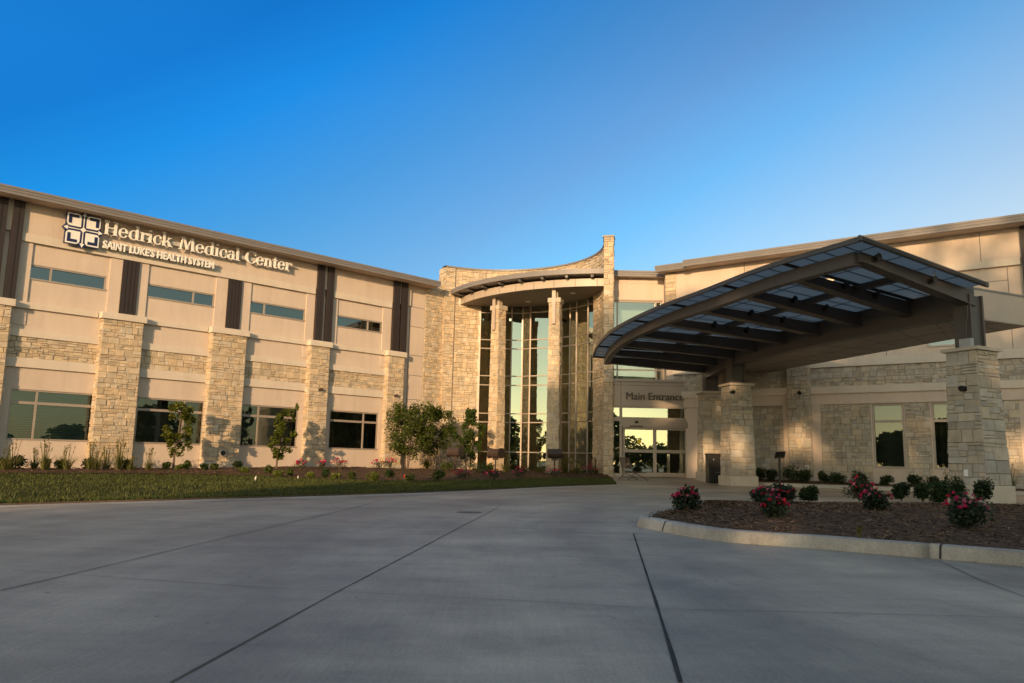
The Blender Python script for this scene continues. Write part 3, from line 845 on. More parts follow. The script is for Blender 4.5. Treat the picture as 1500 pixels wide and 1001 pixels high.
# ends and outer faces
def end_map(a): 
    c, s_ = math.cos(R(a)), math.sin(R(a))
    return lambda u, z, w_: Vector((TC.x + (TR + u) * c, TC.y + (TR + u) * s_, z)) + Vector((s_, -c, 0)) * w_ * (1 if a < 50 else -1)
ashlar(mb, end_map(A1), -.04, TH, -.1, ZP + .12, 0.0, blk=(.16, .36))
ashlar(mb, end_map(A0), -.04, TH + .4, -.1, ZP - .06, 0.0, blk=(.16, .36))
for k in range(44):
    a, b_ = A1 + (A0 - A1) * k / 44, A1 + (A0 - A1) * (k + 1) / 44
    z0_ = -.1 if (b_ < 21) else 8.6
    if a < 24: continue
    mb.quad(TWm(a, z0_, -TH), TWm(b_, z0_, -TH), TWm(b_, ZP, -TH), TWm(a, ZP, -TH))
om = lambda s, z, w_: TWm(A1 + s / (math.pi / 180 * (TR + TH)), z, -TH - w_)
ashlar(mb, om, 0, 32 * math.pi / 180 * (TR + TH), -.1, ZP + .12, 0.0)
for k in range(36):    # inner top of the right wing wall raised a touch at the fin
    pass
part(mb, 'stone_wall', 'limestone')
mb = MB()
for k in range(60):
    a, b_ = A1 + .3 + (A0 - A1) * k / 60, A1 + .3 + (A0 - A1) * (k + 1) / 60
    for w_a, w_b, za, zb in ((.07, .07, ZP - .06, ZP + .02), (.07, -TH - .05, ZP + .02, ZP + .03), (-TH - .05, -TH - .05, ZP + .03, ZP - .06), (-.0, .07, ZP - .06, ZP - .06)):
        mb.quad(TWm(a, za, w_a), TWm(b_, za, w_a), TWm(b_, zb, w_b), TWm(a, zb, w_b))
part(mb, 'coping', 'fascia_metal')
mb = MB(); f_ = end_map(A1); mb.box(f_, -.09, TH + .05, ZP + .125, ZP + .2, -.5, .06); part(mb, 'coping', 'fascia_metal')
mb = MB(); mb.box(TA, .515, .555, -.1, ZP - .06, -.02, .02); part(mb, 'wall_joint', 'letter_grey')

# curtain wall: flat facets between mullions on the drum
angs = [GA, 91.2, 80.0, 73.5, 69.0, 56.5, 52.0, 43.0, 38.0, 28.0, 20.5]
gp = [TWm(a, 0, -.10 if a < 97 else -.05) for a in angs]
gp[-1] = Vector((3.97, 36.45, 0))
gp[3].y += .18; gp[5].y += .10
zt = [.30, 1.26, 2.71, 3.14, 4.55, 5.01, 6.39, 6.83, 8.21, 8.62]
def bar(mb, a, b_, z0, z1, dp, wd):
    d = (b_ - a); nn = Vector((d.y, -d.x, 0)).normalized()
    if nn.y > 0: nn = -nn
    mp = lambda u, z, w_: Vector((a.x, a.y, 0)) + d * u + nn * w_ + Vector((0, 0, z))
    mb.box(mp, 0, 1, z0, z1, -dp, dp)
cwo = None
for j, z in enumerate(zt):
    h = .026 if 0 < j < len(zt) - 1 else .05
    cw = MB()
    for i in range(len(gp) - 1): bar(cw, gp[i], gp[i + 1], z - h, z + h, .034 + .001 * (j % 2), 0)
    if cwo is None: cwo = part(cw, 'curtain_wall', 'frame_metal')
    else: part(cw, 'transom', 'frame_metal', cwo)
for i, p in enumerate(gp):
    mb = MB(); r = .032 if i not in (0, 10) else .06
    mb.box(lambda u, z, w_: Vector((p.x + u, p.y + w_, z)), -r, r, .2, 8.66, -r - .025, r + .01)
    part(mb, 'mullion', 'frame_metal', cwo)
for i in range(len(gp) - 1):
    mb = MB(); a, b_ = gp[i], gp[i + 1]
    t_ = (b_ - a).normalized() * .0
    mb.quad((a.x, a.y, .2), (b_.x, b_.y, .2), (b_.x, b_.y, 8.62), (a.x, a.y, 8.62))
    part(mb, 'pane', 'glass_lobby', cwo)
# lobby behind the glass
mb = MB()
mb.quad((-4.5, 45, 0), (6.5, 45, 0), (6.5, 45, 9.2), (-4.5, 45, 9.2))
mb.quad((-4.5, 39.9, 0), (-4.5, 45, 0), (-4.5, 45, 9.2), (-4.5, 39.9, 9.2))
mb.quad((6.5, 35.3, 0), (6.5, 45, 0), (6.5, 45, 9.2), (6.5, 35.3, 9.2))
LP_ = [(TC.x + (TR + .25) * math.cos(R(a)), TC.y + (TR + .25) * math.sin(R(a))) for a in range(116, 22, -6)] + [(6.45, 36.6), (6.45, 44.9), (-4.45, 44.9)]
for z in (8.75, .29): mb.add([(x, y, z) for x, y in LP_], [tuple(range(len(LP_)))])
part(mb, 'lobby', 'lobby_wall')
mb = MB(); mb.prism([(-4.4, 40.4), (2.5, 40.9), (5.2, 38.5), (6.4, 38.5), (6.4, 44.9), (-4.4, 44.9)], 4.6, 4.98); part(mb, 'upper_floor', 'stucco')
for x, y in [(-1.0, 41.2), (1.6, 41.8), (4.2, 39.6)]:
    mb = MB(); mb.tube([(x, y, .3), (x, y, 8.7)], .22, 16); part(mb, 'lobby_column', 'stucco')
mb = MB()
for x0 in (2.3, 3.2, 4.6):
    for k in range(9):
        a = x0 + k * .07
        mb.quad((a, 39.2 + .05 * (k % 2), .5), (a + .07, 39.2 + .05 * ((k + 1) % 2), .5), (a + .07, 39.2 + .05 * ((k + 1) % 2), 4.5), (a, 39.2 + .05 * (k % 2), 4.5))
part(mb, 'curtain', 'lobby_wall')

# curved entrance roof of the tower
def circ3(a, b_, c_):
    ax, ay = a; bx, by = b_; cx, cy = c_
    d = 2 * (ax * (by - cy) + bx * (cy - ay) + cx * (ay - by))
    ux = ((ax * ax + ay * ay) * (by - cy) + (bx * bx + by * by) * (cy - ay) + (cx * cx + cy * cy) * (ay - by)) / d
    uy = ((ax * ax + ay * ay) * (cx - bx) + (bx * bx + by * by) * (ax - cx) + (cx * cx + cy * cy) * (bx - ax)) / d
    return ux, uy, math.hypot(ax - ux, ay - uy)
def arc(a, b_, c_, n):
    x, y, r = circ3(a, b_, c_)
    t0, t1 = math.atan2(a[1] - y, a[0] - x), math.atan2(c_[1] - y, c_[0] - x)
    if t1 < t0: t1 += 2 * math.pi
    return [(x + r * math.cos(t0 + (t1 - t0) * i / (n - 1)), y + r * math.sin(t0 + (t1 - t0) * i / (n - 1))) for i in range(n)]
out_arc = arc((-3.1, 38.72), (1.26, 34.30), (4.0, 33.62), 33)
bnd_arc = arc((-2.62, 38.98), (1.28, 34.85), (4.02, 34.05), 33)
back = [(TC.x + (TR + .1) * math.cos(R(a)), TC.y + (TR + .1) * math.sin(R(a))) for a in range(0, 117, 6)]
mb = MB(); mb.prism(out_arc + back, 8.98, 9.20); part(mb, 'tower_roof', 'fascia_metal')
mb = MB(); mb.prism(bnd_arc + back, 8.52, 8.86); tb = part(mb, 'tower_soffit', 'panel_metal')
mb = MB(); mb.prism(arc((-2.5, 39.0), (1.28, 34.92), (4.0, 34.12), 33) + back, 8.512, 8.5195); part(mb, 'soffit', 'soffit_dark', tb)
mb = MB()
for k in range(9):
    i = 2 + k * 3.6; j = int(i); f = i - j
    if j + 1 >= 33: continue
    p = Vector(bnd_arc[j]).lerp(Vector(bnd_arc[j + 1]), f); q = Vector(out_arc[j]).lerp(Vector(out_arc[j + 1]), f)
    mb.box(lambda u, z, w_: Vector((p.x + u, p.y + w_, z)), -.012, .012, 8.525, 8.855, -.006, .02)
part(mb, 'panel_joint', 'letter_grey', tb)
for k in range(8):
    j = 2 + k * 4
    p = Vector((*bnd_arc[j], 0)); q = Vector((*out_arc[j], 0)); c_ = Vector((4, 43, 0))
    mb = MB(); mb.beam(q.lerp(p, .25) + Vector((0, 0, 8.975)), p + (c_ - p).normalized() * .8 + Vector((0, 0, 8.975)), .12, .11)
    part(mb, 'outrigger', 'steel_paint')
for x, y in [(773.5, 442), (839, 429.5)]:
    d = ray(x, y); p = CAM + d * ((8.511 - CAMH) / d.z)
    mb = MB(); mb.tube([p, p + Vector((0, 0, -.012))], .13, 16); part(mb, 'downlight_or_glow', 'white_paint', tb)

# columns carrying it
def column(cx, cy, nrm, s0, s1, z0, z1):
    nv = Vector((*nrm, 0)).normalized(); tv = Vector((-nv.y, nv.x, 0))
    mb = MB(); c = Vector((cx, cy, 0))
    for k in range(4):
        N = [nv, tv, -nv, -tv][k]; T = Vector((-N.y, N.x, 0))
        def mp(u, z, w_, N=N, T=T):
            s_ = s0 + (s1 - s0) * (z - z0) / (z1 - z0)
            return c + N * (s_ / 2 + w_) + T * (u * s_) + Vector((0, 0, z))
        ashlar(mb, mp, -.5, .5, z0, z1, 0.0, blk=(.24, .58), row=(.17, .32), depth=(.008, .035))
    return mb, c, nv, tv
for cx, cy, nrm in [(-.66, 37.3, (-.69, -.72)), (1.95, 35.3, (-.30, -.95))]:
    mb, c, nv, tv = column(cx, cy, nrm, .56, .46, .2, 7.95)
    po = part(mb, 'stone_column', 'limestone')
    mp = lambda u, z, w_: c + tv * u + nv * w_ + Vector((0, 0, z))
    mb = MB(); mb.box(mp, -.3, .3, 7.93, 8.15, -.3, .3); part(mb, 'column_cap', 'cast_stone', po, bevel=.015)
    mb = MB(); mb.box(mp, -.085, .085, 6.95, 8.53, .3, .36); mb.box(mp, -.12, .12, 8.15, 8.52, -.12, .12); part(mb, 'steel_bracket', 'panel_metal', po)

# roof slab and rear walls close the volume
mb = MB()
P = [LWm(-8, 0, -.3), LWm(24.9, 0, -.3), Vector((-4.4, 40, 0)), Vector((6.6, 36, 0)), RWm(-14, 0, -.3), RWm(8, 0, -.3), RWm(8, 0, -16), Vector((9, 50, 0)), Vector((-14, 52, 0)), LWm(-8, 0, -16)]
mb.prism([(p.x, p.y) for p in P], 9.28, 9.36)
part(mb, 'roof', 'roof_membrane')
mb = MB()
for a, b_ in zip(P[5:], P[6:] + P[:1]): mb.quad((a.x, a.y, 0), (b_.x, b_.y, 0), (b_.x, b_.y, 9.28), (a.x, a.y, 9.28))
part(mb, 'rear_wall', 'stucco')

# ---- entrance vestibule
VY = 33.45
def VEm(u, z, w_): return Vector((u, VY - w_, z))
def vx(x, y): return atY(x, y, VY).x
def vz(x, y): return atY(x, y, VY).z
x0, x1 = vx(888.5, 600), vx(1022, 600)
zt_, zb_ = vz(950, 556), vz(950, 595)
FZ = .29
mb = MB(); mb.box(VEm, x0, x1, zb_, zt_ - .10, -1.6, 0); vo = part(mb, 'entrance_header', 'panel_metal')
mb = MB(); mb.box(VEm, x0 - .02, x1 + .05, zt_ - .10, zt_, -1.62, .05); part(mb, 'header_trim', 'panel_metal', vo)
mb = MB()
for x in (909.5, 1008.5): mb.box(VEm, vx(x, 580) - .01, vx(x, 580) + .01, zb_ + .01, zt_ - .11, 0, .004)
mb.box(VEm, x0, x1, vz(950, 565) - .008, vz(950, 565) + .008, 0, .005)
part(mb, 'panel_joint', 'letter_grey', vo)
zT0, zT1 = vz(950, 616), vz(950, 613.5)
fr = MB()
m1, m2, m3 = vx(909.7, 650), vx(1009.5, 650), vx(1021, 650)
for u, r in ((x0 + .05, .05), (m1, .055), (m2, .05), (m3 - .04, .05)): fr.box(VEm, u - r, u + r, FZ - .05, zb_, -.09, .0)
fr.box(VEm, x0, m3, zT0 - .05, zT1 + .05, -.085, .004); fr.box(VEm, x0, m3, zb_ - .09, zb_ - .001, -.08, .006)
fr.box(VEm, x0, m1, FZ - .04, FZ + .12, -.085, .004)
fo = part(fr, 'entrance_frame', 'frame_metal')
mb = MB()
for a, b_, c_, d in ((x0, m1, FZ, zT0), (x0, m1, zT0, zb_), (m1, m2, zT0, zb_), (m2, m3, FZ, zb_)): mb.quad(VEm(a, c_, -.045), VEm(b_, c_, -.045), VEm(b_, d, -.045), VEm(a, d, -.045))
part(mb, 'pane', 'glass_lobby', fo)
dl, dm, dr = vx(913, 650), vx(959.3, 650), vx(1006, 650)
dz1 = vz(950, 626.5)
mb = MB(); mb.box(VEm, m1 + .055, m2 - .05, dz1, zT0 - .05, -.12, .06); part(mb, 'door_header', 'frame_metal', fo)
mb = MB(); s_ = vx(932, 620); mb.box(VEm, s_ - .07, s_ + .07, dz1 + .17, dz1 + .26, .06, .12); mb.box(VEm, s_ - .3, s_ + .25, dz1 + .02, dz1 + .06, .06, .075); part(mb, 'door_sensor', 'black_metal', fo)
zr = vz(950, 661)
for k, (a, b_) in enumerate(((dl, dm), (dm, dr))):
    f = MB(); o_ = -.06 - .0
    f.box(VEm, a, a + .07, FZ, dz1, -.07, -.01); f.box(VEm, b_ - .07, b_ - .003, FZ, dz1, -.07, -.01)
    f.box(VEm, a + .07, b_ - .07, FZ, FZ + .18, -.068, -.012); f.box(VEm, a + .07, b_ - .07, dz1 - .1, dz1, -.068, -.012); f.box(VEm, a + .07, b_ - .07, zr - .07, zr + .06, -.068, -.012)
    do = part(f, 'sliding_door', 'frame_metal')
    g = MB(); g.quad(VEm(a, FZ, -.04), VEm(b_, FZ, -.04), VEm(b_, dz1, -.04), VEm(a, dz1, -.04)); part(g, 'pane', 'glass_lobby', do)
    if k == 0:
        s = MB(); c_ = VEm(vx(936.5, 647), vz(936.5, 647), -.03); s.tube([c_, c_ + Vector((0, -.004, 0))], .085, 20); part(s, 'sticker', 'yellow_sticker', do)
mb = MB()      # vestibule inside
mb.quad((x0, 36.5, 0), (x1, 36.5, 0), (x1, 36.5, 3.3), (x0, 36.5, 3.3)); mb.quad((x1 - .01, 33.5, 0), (x1 - .01, 36.5, 0), (x1 - .01, 36.5, 3.3), (x1 - .01, 33.5, 3.3))
mb.quad((x0 + .3, 35.05, 0), (x0 + .3, 36.5, 0), (x0 + .3, 36.5, 3.3), (x0 + .3, 35.05, 3.3)); mb.quad((x0, 33.5, 3.25), (x1, 33.5, 3.25), (x1, 36.5, 3.25), (x0, 36.5, 3.25))
part(mb, 'vestibule_room', 'dark_interior', vo)
mb = MB()
for a in (4.7, 5.6, 6.5, 7.3): mb.box(lambda u, z, w_: Vector((u, 35.4 - w_, z)), a, a + .12, .29, 2.6, 0, .06)
mb.box(lambda u, z, w_: Vector((u, 35.4 - w_, z)), 4.6, 7.5, 2.6, 2.8, 0, .06)
part(mb, 'inner_frame', 'curtain', vo)

# ------------------------------------------------------------------ lettering
def text_mesh(s, mp, u0, u1, zb, cap, w0, w1, mat, name, parent=None, bold=0.0):
    cu = bpy.data.curves.new('t', 'FONT'); cu.body = s; cu.size = 1.0; cu.offset = bold
    cu.resolution_u = 3
    ob = bpy.data.objects.new('t', cu); COL.objects.link(ob)
    dg = bpy.context.evaluated_depsgraph_get()
    me = bpy.data.meshes.new_from_object(ob.evaluated_get(dg))
    xs_ = [v.co.x for v in me.vertices]; a, b_ = min(xs_), max(xs_)
    ys_ = [v.co.y for v in me.vertices]
    top = max(ys_) if name != 'letters_main' else max(ys_)
    su = (u1 - u0) / (b_ - a); sz = cap / top
    mb = MB()
    V = [(u0 + (v.co.x - a) * su, zb + max(v.co.y, -.02) * sz) for v in me.vertices]
    nV = len(V)
    F = [tuple(p.vertices) for p in me.polygons]
    ec = {}
    for f in F:
        for i in range(len(f)):
            e_ = (f[i], f[(i + 1) % len(f)]); ec[e_] = ec.get(e_, 0) + 1
    sides = [e_ for e_ in ec if (e_[1], e_[0]) not in ec]
    P = [mp(u, z, w1) for u, z in V] + [mp(u, z, w0) for u, z in V]
    mb.add(P, F + [(b2, a2, nV + a2, nV + b2) for a2, b2 in sides])
    bpy.data.objects.remove(ob); bpy.data.curves.remove(cu); bpy.data.meshes.remove(me)
    return mb
SD = .30                                    # letters stand off the parapet on rails
K = (DL - SD - .05) / DL
def S(u): return u * K
def Z(z): return CAMH + (z - CAMH) * K
sign = thing('wall_sign', LWm(S(12), 8.1, SD), 'white raised hospital name lettering with a navy cross emblem on the tan parapet', 'sign')

# serif letters drawn as strokes: units with cap height 1
def ell(cx, cy, rx, ry, a0, a1, tk, tn, n=20):
    # ring segment, thick at the sides (tk) and thin at top and bottom (tn)
    o, i = [], []
    for k in range(n + 1):
        t_ = R(a0 + (a1 - a0) * k / n); c, s_ = math.cos(t_), math.sin(t_)
        th = tn + (tk - tn) * c * c
        o.append((cx + rx * c, cy + ry * s_)); i.append((cx + (rx - th) * c, cy + (ry - th) * s_))
    return o + i[::-1]
def rc(x0, y0, x1, y1): return [(x0, y0), (x1, y0), (x1, y1), (x0, y1)]
def line(x0, y0, x1, y1, w_): return [(x0, y0), (x0 + w_, y0), (x1 + w_, y1), (x1, y1)]
T, N_ = .15, .075
def serif(x, y, w_=.27, h=.055): return rc(x - w_ / 2, y, x + w_ / 2, y + h)
X = .68
G = {}
G['H'] = ([rc(.08, 0, .08 + T, 1), rc(.60, 0, .60 + T, 1), rc(.1, .47, .7, .545), serif(.155, 0), serif(.155, .945), serif(.675, 0), serif(.675, .945)], .84)
G['M'] = ([line(.05, 0, .17, 1, .075), line(.17, 1, .47, .08, .15)[::1], line(.44, .06, .74, 1, .07), line(.74, 1, .84, 0, .16), serif(.09, 0, .24), serif(.92, 0, .26), serif(.17, .945, .2), serif(.84, .945, .2)], 1.06)
G['C'] = ([ell(.47, .5, .44, .52, 42, 322, .17, .07, 30), rc(.76, .68, .82, .97)], .86)
G['e'] = ([ell(.31, .34, .29, .36, 2, 325, .14, .06, 30), rc(.1, .33, .58, .40)], .63)
G['d'] = ([ell(.31, .34, .29, .36, 0, 360, .14, .06, 36), rc(.46, 0, .46 + T * .9, 1.06), rc(.34, 1.0, .5, 1.06), rc(.5, 0, .69, .055)], .70)
G['r'] = ([rc(.09, 0, .09 + T * .9, X), serif(.16, 0, .30), rc(.0, X - .06, .14, X), ell(.38, .40, .24, .28, 30, 150, .1, .10, 10), rc(.42, .5, .52, .66)], .50)
G['i'] = ([rc(.09, 0, .09 + T * .9, X), serif(.16, 0, .30), rc(.0, X - .06, .14, X), ell(.155, .92, .085, .085, 0, 360, .084, .084, 14)], .33)
G['c'] = ([ell(.31, .34, .29, .36, 48, 318, .14, .06, 26), rc(.44, .46, .53, .62)], .57)
G['k'] = ([rc(.08, 0, .08 + T * .9, 1.06), serif(.15, 0, .28), rc(0, 1.0, .14, 1.06), line(.18, .28, .46, .66, .08), line(.28, .42, .50, 0, .17), serif(.58, 0, .26), serif(.5, X - .05, .24)], .69)
G['a'] = ([ell(.27, .46, .23, .25, 20, 165, .13, .07, 14), rc(.365, 0, .365 + T * .88, .47), ell(.25, .2, .22, .22, 0, 360, .12, .06, 24), rc(.4, 0, .60, .055)], .59)
G['l'] = ([rc(.09, 0, .09 + T * .9, 1.06), serif(.16, 0, .30), rc(.0, 1.0, .14, 1.06)], .33)
G['n'] = ([rc(.09, 0, .09 + T * .9, X), serif(.16, 0, .28), rc(.0, X - .06, .14, X), ell(.36, .38, .23, .31, 0, 150, .135, .08, 14), rc(.455, 0, .455 + T * .9, .4), serif(.52, 0, .28)], .70)
G['t'] = ([rc(.13, .1, .13 + T * .9, .92), rc(.0, X - .06, .40, X), ell(.28, .13, .15, .14, 180, 330, .13, .08, 10)], .43)
def serif_word(mb, word, u0, u1, zb, cap, w0, w1):
    adv = sum(G[c][1] for c in word); sx = (u1 - u0) / adv; u = u0; q = 0
    for c in word:
        for poly in G[c][0]:
            pl = [(u + x * sx, zb + y * cap) for x, y in poly]
            dz = .0012 * (q % 6); q += 1
            if len(poly) == 4: mb.mprism(LWm, pl, w0, w1 + dz)
            else:                          # ring segments: quads
                h = len(pl) // 2
                for i in range(h - 1):
                    a, b_, c_, d = pl[i], pl[i + 1], pl[-2 - i], pl[-1 - i]
                    mb.quad(LWm(*a, w1 + dz), LWm(*b_, w1 + dz), LWm(*c_, w1 + dz), LWm(*d, w1 + dz))
                    mb.quad(LWm(*a, w1 + dz), LWm(*b_, w1 + dz), LWm(*b_, w0), LWm(*a, w0))
                    mb.quad(LWm(*d, w1 + dz), LWm(*c_, w1 + dz), LWm(*c_, w0), LWm(*d, w0))
        u += G[c][1] * sx
for wd, a, b_ in (('Hedrick', 9.03, 11.47), ('Medical', 11.74, 14.2), ('Center', 14.43, 16.5)):
    mb = MB(); serif_word(mb, wd, S(a), S(b_), Z(8.62), .50, SD - .04, SD + .05)
    mb.build('letters', 'white_paint', sign)
u = 9.04
mb = text_mesh("SAINT LUKE'S HEALTH SYSTEM", LWm, S(9.04), S(13.15), Z(8.11), .285, SD - .04, SD + .05, 'white_paint', 'letters', bold=.025)
mb.build('letters', 'white_paint', sign)
for a, b_, za in ((9.1, 16.3, 8.74), (9.1, 13.05, 8.18)):
    mb = MB(); mb.box(LWm, S(a), S(b_), Z(za), Z(za) + .15, .10, SD - .05); mb.build('mounting_rail', 'rail_grey', sign)
# emblem
EU, EZ = S(8.35), Z(8.605)
def E(poly, w0, w1, mat, mbs={}):
    mbs.setdefault(mat, MB()).mprism(LWm, [(EU + x, EZ + y) for x, y in poly], w0, w1)
    return mbs
def rsq(sx, sy, a, b_, r):
    # square quadrant from a to b (towards outer corner) with the two side corners rounded
    P = [(a, a)]
    for k in range(7): t_ = R(-90 + 15 * k); P.append((b_ - r + r * math.cos(t_), a + r + r * math.sin(t_)))
    P.append((b_, b_))
    for k in range(7): t_ = R(90 + 15 * k); P.append((a + r + r * math.cos(t_), b_ - r + r * math.sin(t_)))
    return [(x * sx, y * sy) for x, y in P]
mbs = {}
w0 = SD + .02
for sx in (-1, 1):
    for sy in (-1, 1):
        E(rsq(sx, sy, .02, .57, .14), SD - .06, w0, 'navy', mbs)
        E(rsq(sx, sy, .085, .54, .13), w0 - .01, w0 + .010, 'white_paint', mbs)
        L = [(.49, .49), (.17, .49), (.17, .385), (.385, .385), (.385, .17), (.49, .17)]
        E([(x * sx, y * sy) for x, y in L], w0, w0 + .018, 'navy', mbs)
for k in range(4):
    c, s_ = [(1, 0), (0, 1), (-1, 0), (0, -1)][k]
    rot = lambda P: [(x * c - y * s_, x * s_ + y * c) for x, y in P]
    E(rot([(0, -.07), (.55, -.07), (.55, -.14), (.67, 0), (.55, .14), (.55, .07), (0, .07)]), SD - .05, w0 + .003 + .001 * k, 'navy', mbs)
    E(rot([(.05, -.012), (.50, -.018), (.49, -.08), (.635, 0), (.49, .08), (.50, .018), (.05, .012)]), w0, w0 + .014, 'white_paint', mbs)
E([(.10, 0), (0, .10), (-.10, 0), (0, -.10)], w0, w0 + .019, 'white_paint', mbs)
eo = mbs['navy'].build('emblem', 'navy', sign)
mbs['white_paint'].build('emblem_face', 'white_paint', eo)

es = thing('entrance_sign', VEm(vx(960, 586), vz(960, 586), .03), 'dark grey raised Main Entrance lettering above the sliding glass doors', 'sign')
mb = text_mesh("Main Entrance", VEm, vx(917, 586), vx(1001, 586), vz(959, 586.3), .30, .004, .035, 'letter_grey', 'letters')
mb2 = text_mesh("Main Entrance", VEm, vx(917, 586) + .022, vx(1001, 586) + .022, vz(959, 586.3) + .004, .30, .0045, .0362, 'letter_grey', 'letters')
k = len(mb.v); mb.v += mb2.v; mb.f += [[i + k for i in f] for f in mb2.f]; mb.c += mb2.c
mb.build('letters', 'letter_grey', es)

# ------------------------------------------------------------------ entrance canopy
can = thing('entrance_canopy', (8, 26, .1), 'dark steel drop off canopy with bowed translucent roof on three stone pillars', 'canopy')
edge = spline([Vector(p) for p in [(7.62, 17.08, 5.28), (6.6, 19.2, 5.25), (5.7, 21.4, 5.15), (4.96, 23.0, 5.06), (4.35, 24.8, 4.97), (3.92, 26.7, 4.89), (3.76, 28.5, 4.82), (3.74, 29.9, 4.76), (3.80, 31.4, 4.70)]], 65)   # bottom of edge beam
root = spline([Vector(p) for p in [(11.05, 18.75, 4.68), (9.95, 21.5, 4.66), (8.85, 24.9, 4.62), (8.05, 28.4, 4.56), (7.9, 31.6, 4.42)]], 65)
def H_(p, h): return p + Vector((0, 0, h))
HE = .29
mb = MB()
for i in range(64):
    mb.beam(H_(edge[i], HE * (1 - .0 * i)), H_(edge[i + 1], HE), .22, HE)
part_ = mb.build('edge_beam', 'steel_paint', can)
mb = MB()
for i in range(64):
    mb.beam(H_(root[i], .62), H_(root[i + 1], .62), .30, .80)
mb.build('main_beam', 'steel_paint', can)
NA = 8
for k in range(NA + 1):
    i = round(64 * (k / NA))
    mb = MB(); a, b_ = root[i], edge[i]
    mb.beam(H_(a, .44), H_(b_, .27), .20, .38, .20)
    mb.beam(H_(a, .07), H_(b_, .081), .30, .02, .02)
    mb.build('canopy_arm', 'steel_paint', can)
mb = MB()
for i in range(64): mb.beam(H_(root[i].lerp(edge[i], .5), .40), H_(root[i + 1].lerp(edge[i + 1], .5), .40), .16, .14)
mb.build('purlin', 'steel_paint', can)
# translucent sheets: grid between beams with overhang to the outside and the near end
def roofp(t_, q):      # t along 0..1 (negative = near overhang), q from root 0 to edge 1 (>1 overhang)
    x = t_ * 64
    if x < 0:
        a = root[0] + (root[0] - root[1]) * (-x); b_ = edge[0] + (edge[0] - edge[1]) * (-x)
    elif x > 64:
        a = root[64] + (root[64] - root[63]) * (x - 64); b_ = edge[64] + (edge[64] - edge[63]) * (x - 64)
    else:
        i = min(int(x), 63); f = x - i; a = root[i].lerp(root[i + 1], f); b_ = edge[i].lerp(edge[i + 1], f)
    a = H_(a, .50); b_ = H_(b_, .345)
    return a + (b_ - a) * q
t0, t1 = -.036, 1.01
NT, qs = 28, [0.03, .25, .5, .75, .98, 1.13]
mb = MB()
for i in range(NT):
    a, b_ = t0 + (t1 - t0) * i / NT, t0 + (t1 - t0) * (i + 1) / NT
    for qa, qb in zip(qs, qs[1:]):
        mb.quad(roofp(a, qa), roofp(b_, qa), roofp(b_, qb), roofp(a, qb))
mb.build('roof_sheet', 'roof_sheet', can)
mb = MB()
for i in range(NT + 1):
    t_ = t0 + (t1 - t0) * i / NT
    for qa, qb in ((.03, .5), (.5, 1.13)):
        thick = .085 if i % 4 == 0 else .03
        mb.beam(H_(roofp(t_, qa), .02), H_(roofp(t_, qb), .02), thick, .025 if i % 4 else .07)
for q in qs[1:-1]:
    for i in range(NT):
        mb.beam(H_(roofp(t0 + (t1 - t0) * i / NT, q), .018), H_(roofp(t0 + (t1 - t0) * (i + 1) / NT, q), .018), .02, .024)
mb.build('glazing_bar', 'brown_metal', can)
mb = MB()
for i in range(NT):
    a, b_ = t0 + (t1 - t0) * i / NT, t0 + (t1 - t0) * (i + 1) / NT
    mb.beam(H_(roofp(a, 1.13), .05), H_(roofp(b_, 1.13), .05), .06, .11)
mb.beam(H_(roofp(t0, .0), .05), H_(roofp(t0, 1.15), .05), .06, .11)
mb.beam(H_(roofp(t1, .0), .05), H_(roofp(t1, 1.15), .05), .06, .11)
mb.build('roof_trim', 'steel_paint', can)
# small glowing discs under the sheets, standing in for reflected lamp light
m, t, n, l, b = nmat('reflected_glow')
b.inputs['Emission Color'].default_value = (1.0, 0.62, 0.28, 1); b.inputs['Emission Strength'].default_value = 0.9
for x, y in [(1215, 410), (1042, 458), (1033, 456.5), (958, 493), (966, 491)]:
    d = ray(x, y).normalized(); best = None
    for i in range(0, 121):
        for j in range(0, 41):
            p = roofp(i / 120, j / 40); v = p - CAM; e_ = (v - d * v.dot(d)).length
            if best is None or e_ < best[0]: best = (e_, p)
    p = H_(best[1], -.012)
    mb = MB(); mb.tube([p, H_(p, -.02)], .10, 14); mb.build('downlight_or_glow', 'reflected_glow', can)
# flat metal clad strip on the building side
sl_ = [Vector((11.32, 19.15, 0))] + [p + Vector((.22, .08, 0)) for p in root[6::6]] + [Vector((8.0, 32.6, 0))]
sr_ = [Vector((10.3, 31.35, 0)), Vector((10.8, 29.2, 0)), Vector((11.75, 25.6, 0)), Vector((12.6, 22.35, 0)), Vector((13.3, 20.05, 0))]
poly = [(p.x, p.y) for p in sl_ + sr_]
mb = MB(); mb.prism(poly, 4.55, 5.27); fo = mb.build('flat_roof', 'panel_metal', can)
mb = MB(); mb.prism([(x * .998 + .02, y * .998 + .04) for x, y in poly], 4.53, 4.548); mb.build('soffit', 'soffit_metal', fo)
mb = MB(); mb.prism([(p.x, p.y) for p in offset_line([Vector((x, y, 0)) for x, y in poly + poly[:1]], -.03)[:-1]], 5.272, 5.33); mb.build('coping', 'fascia_metal', fo)
mb = MB()
SLp = resample(sl_, 15); SRp = resample(sr_[::-1], 15)
for i in range(1, 14): mb.beam((*SLp[i].xy, 4.529), (*SRp[i].xy, 4.529), .012, .004)
for i in range(14): 
    a = SLp[i].lerp(SRp[i], .5); b_ = SLp[i + 1].lerp(SRp[i + 1], .5); mb.beam((*a.xy, 4.5285), (*b_.xy, 4.5285), .012, .004)
mb.build('panel_joint', 'brown_metal', fo)
for i in range(1, 14, 2):
    p = SLp[i].lerp(SRp[i], .3); mb = MB(); mb.tube([(p.x, p.y, 4.527), (p.x, p.y, 4.515)], .09, 16); mb.build('downlight_or_glow', 'grey_box', fo)
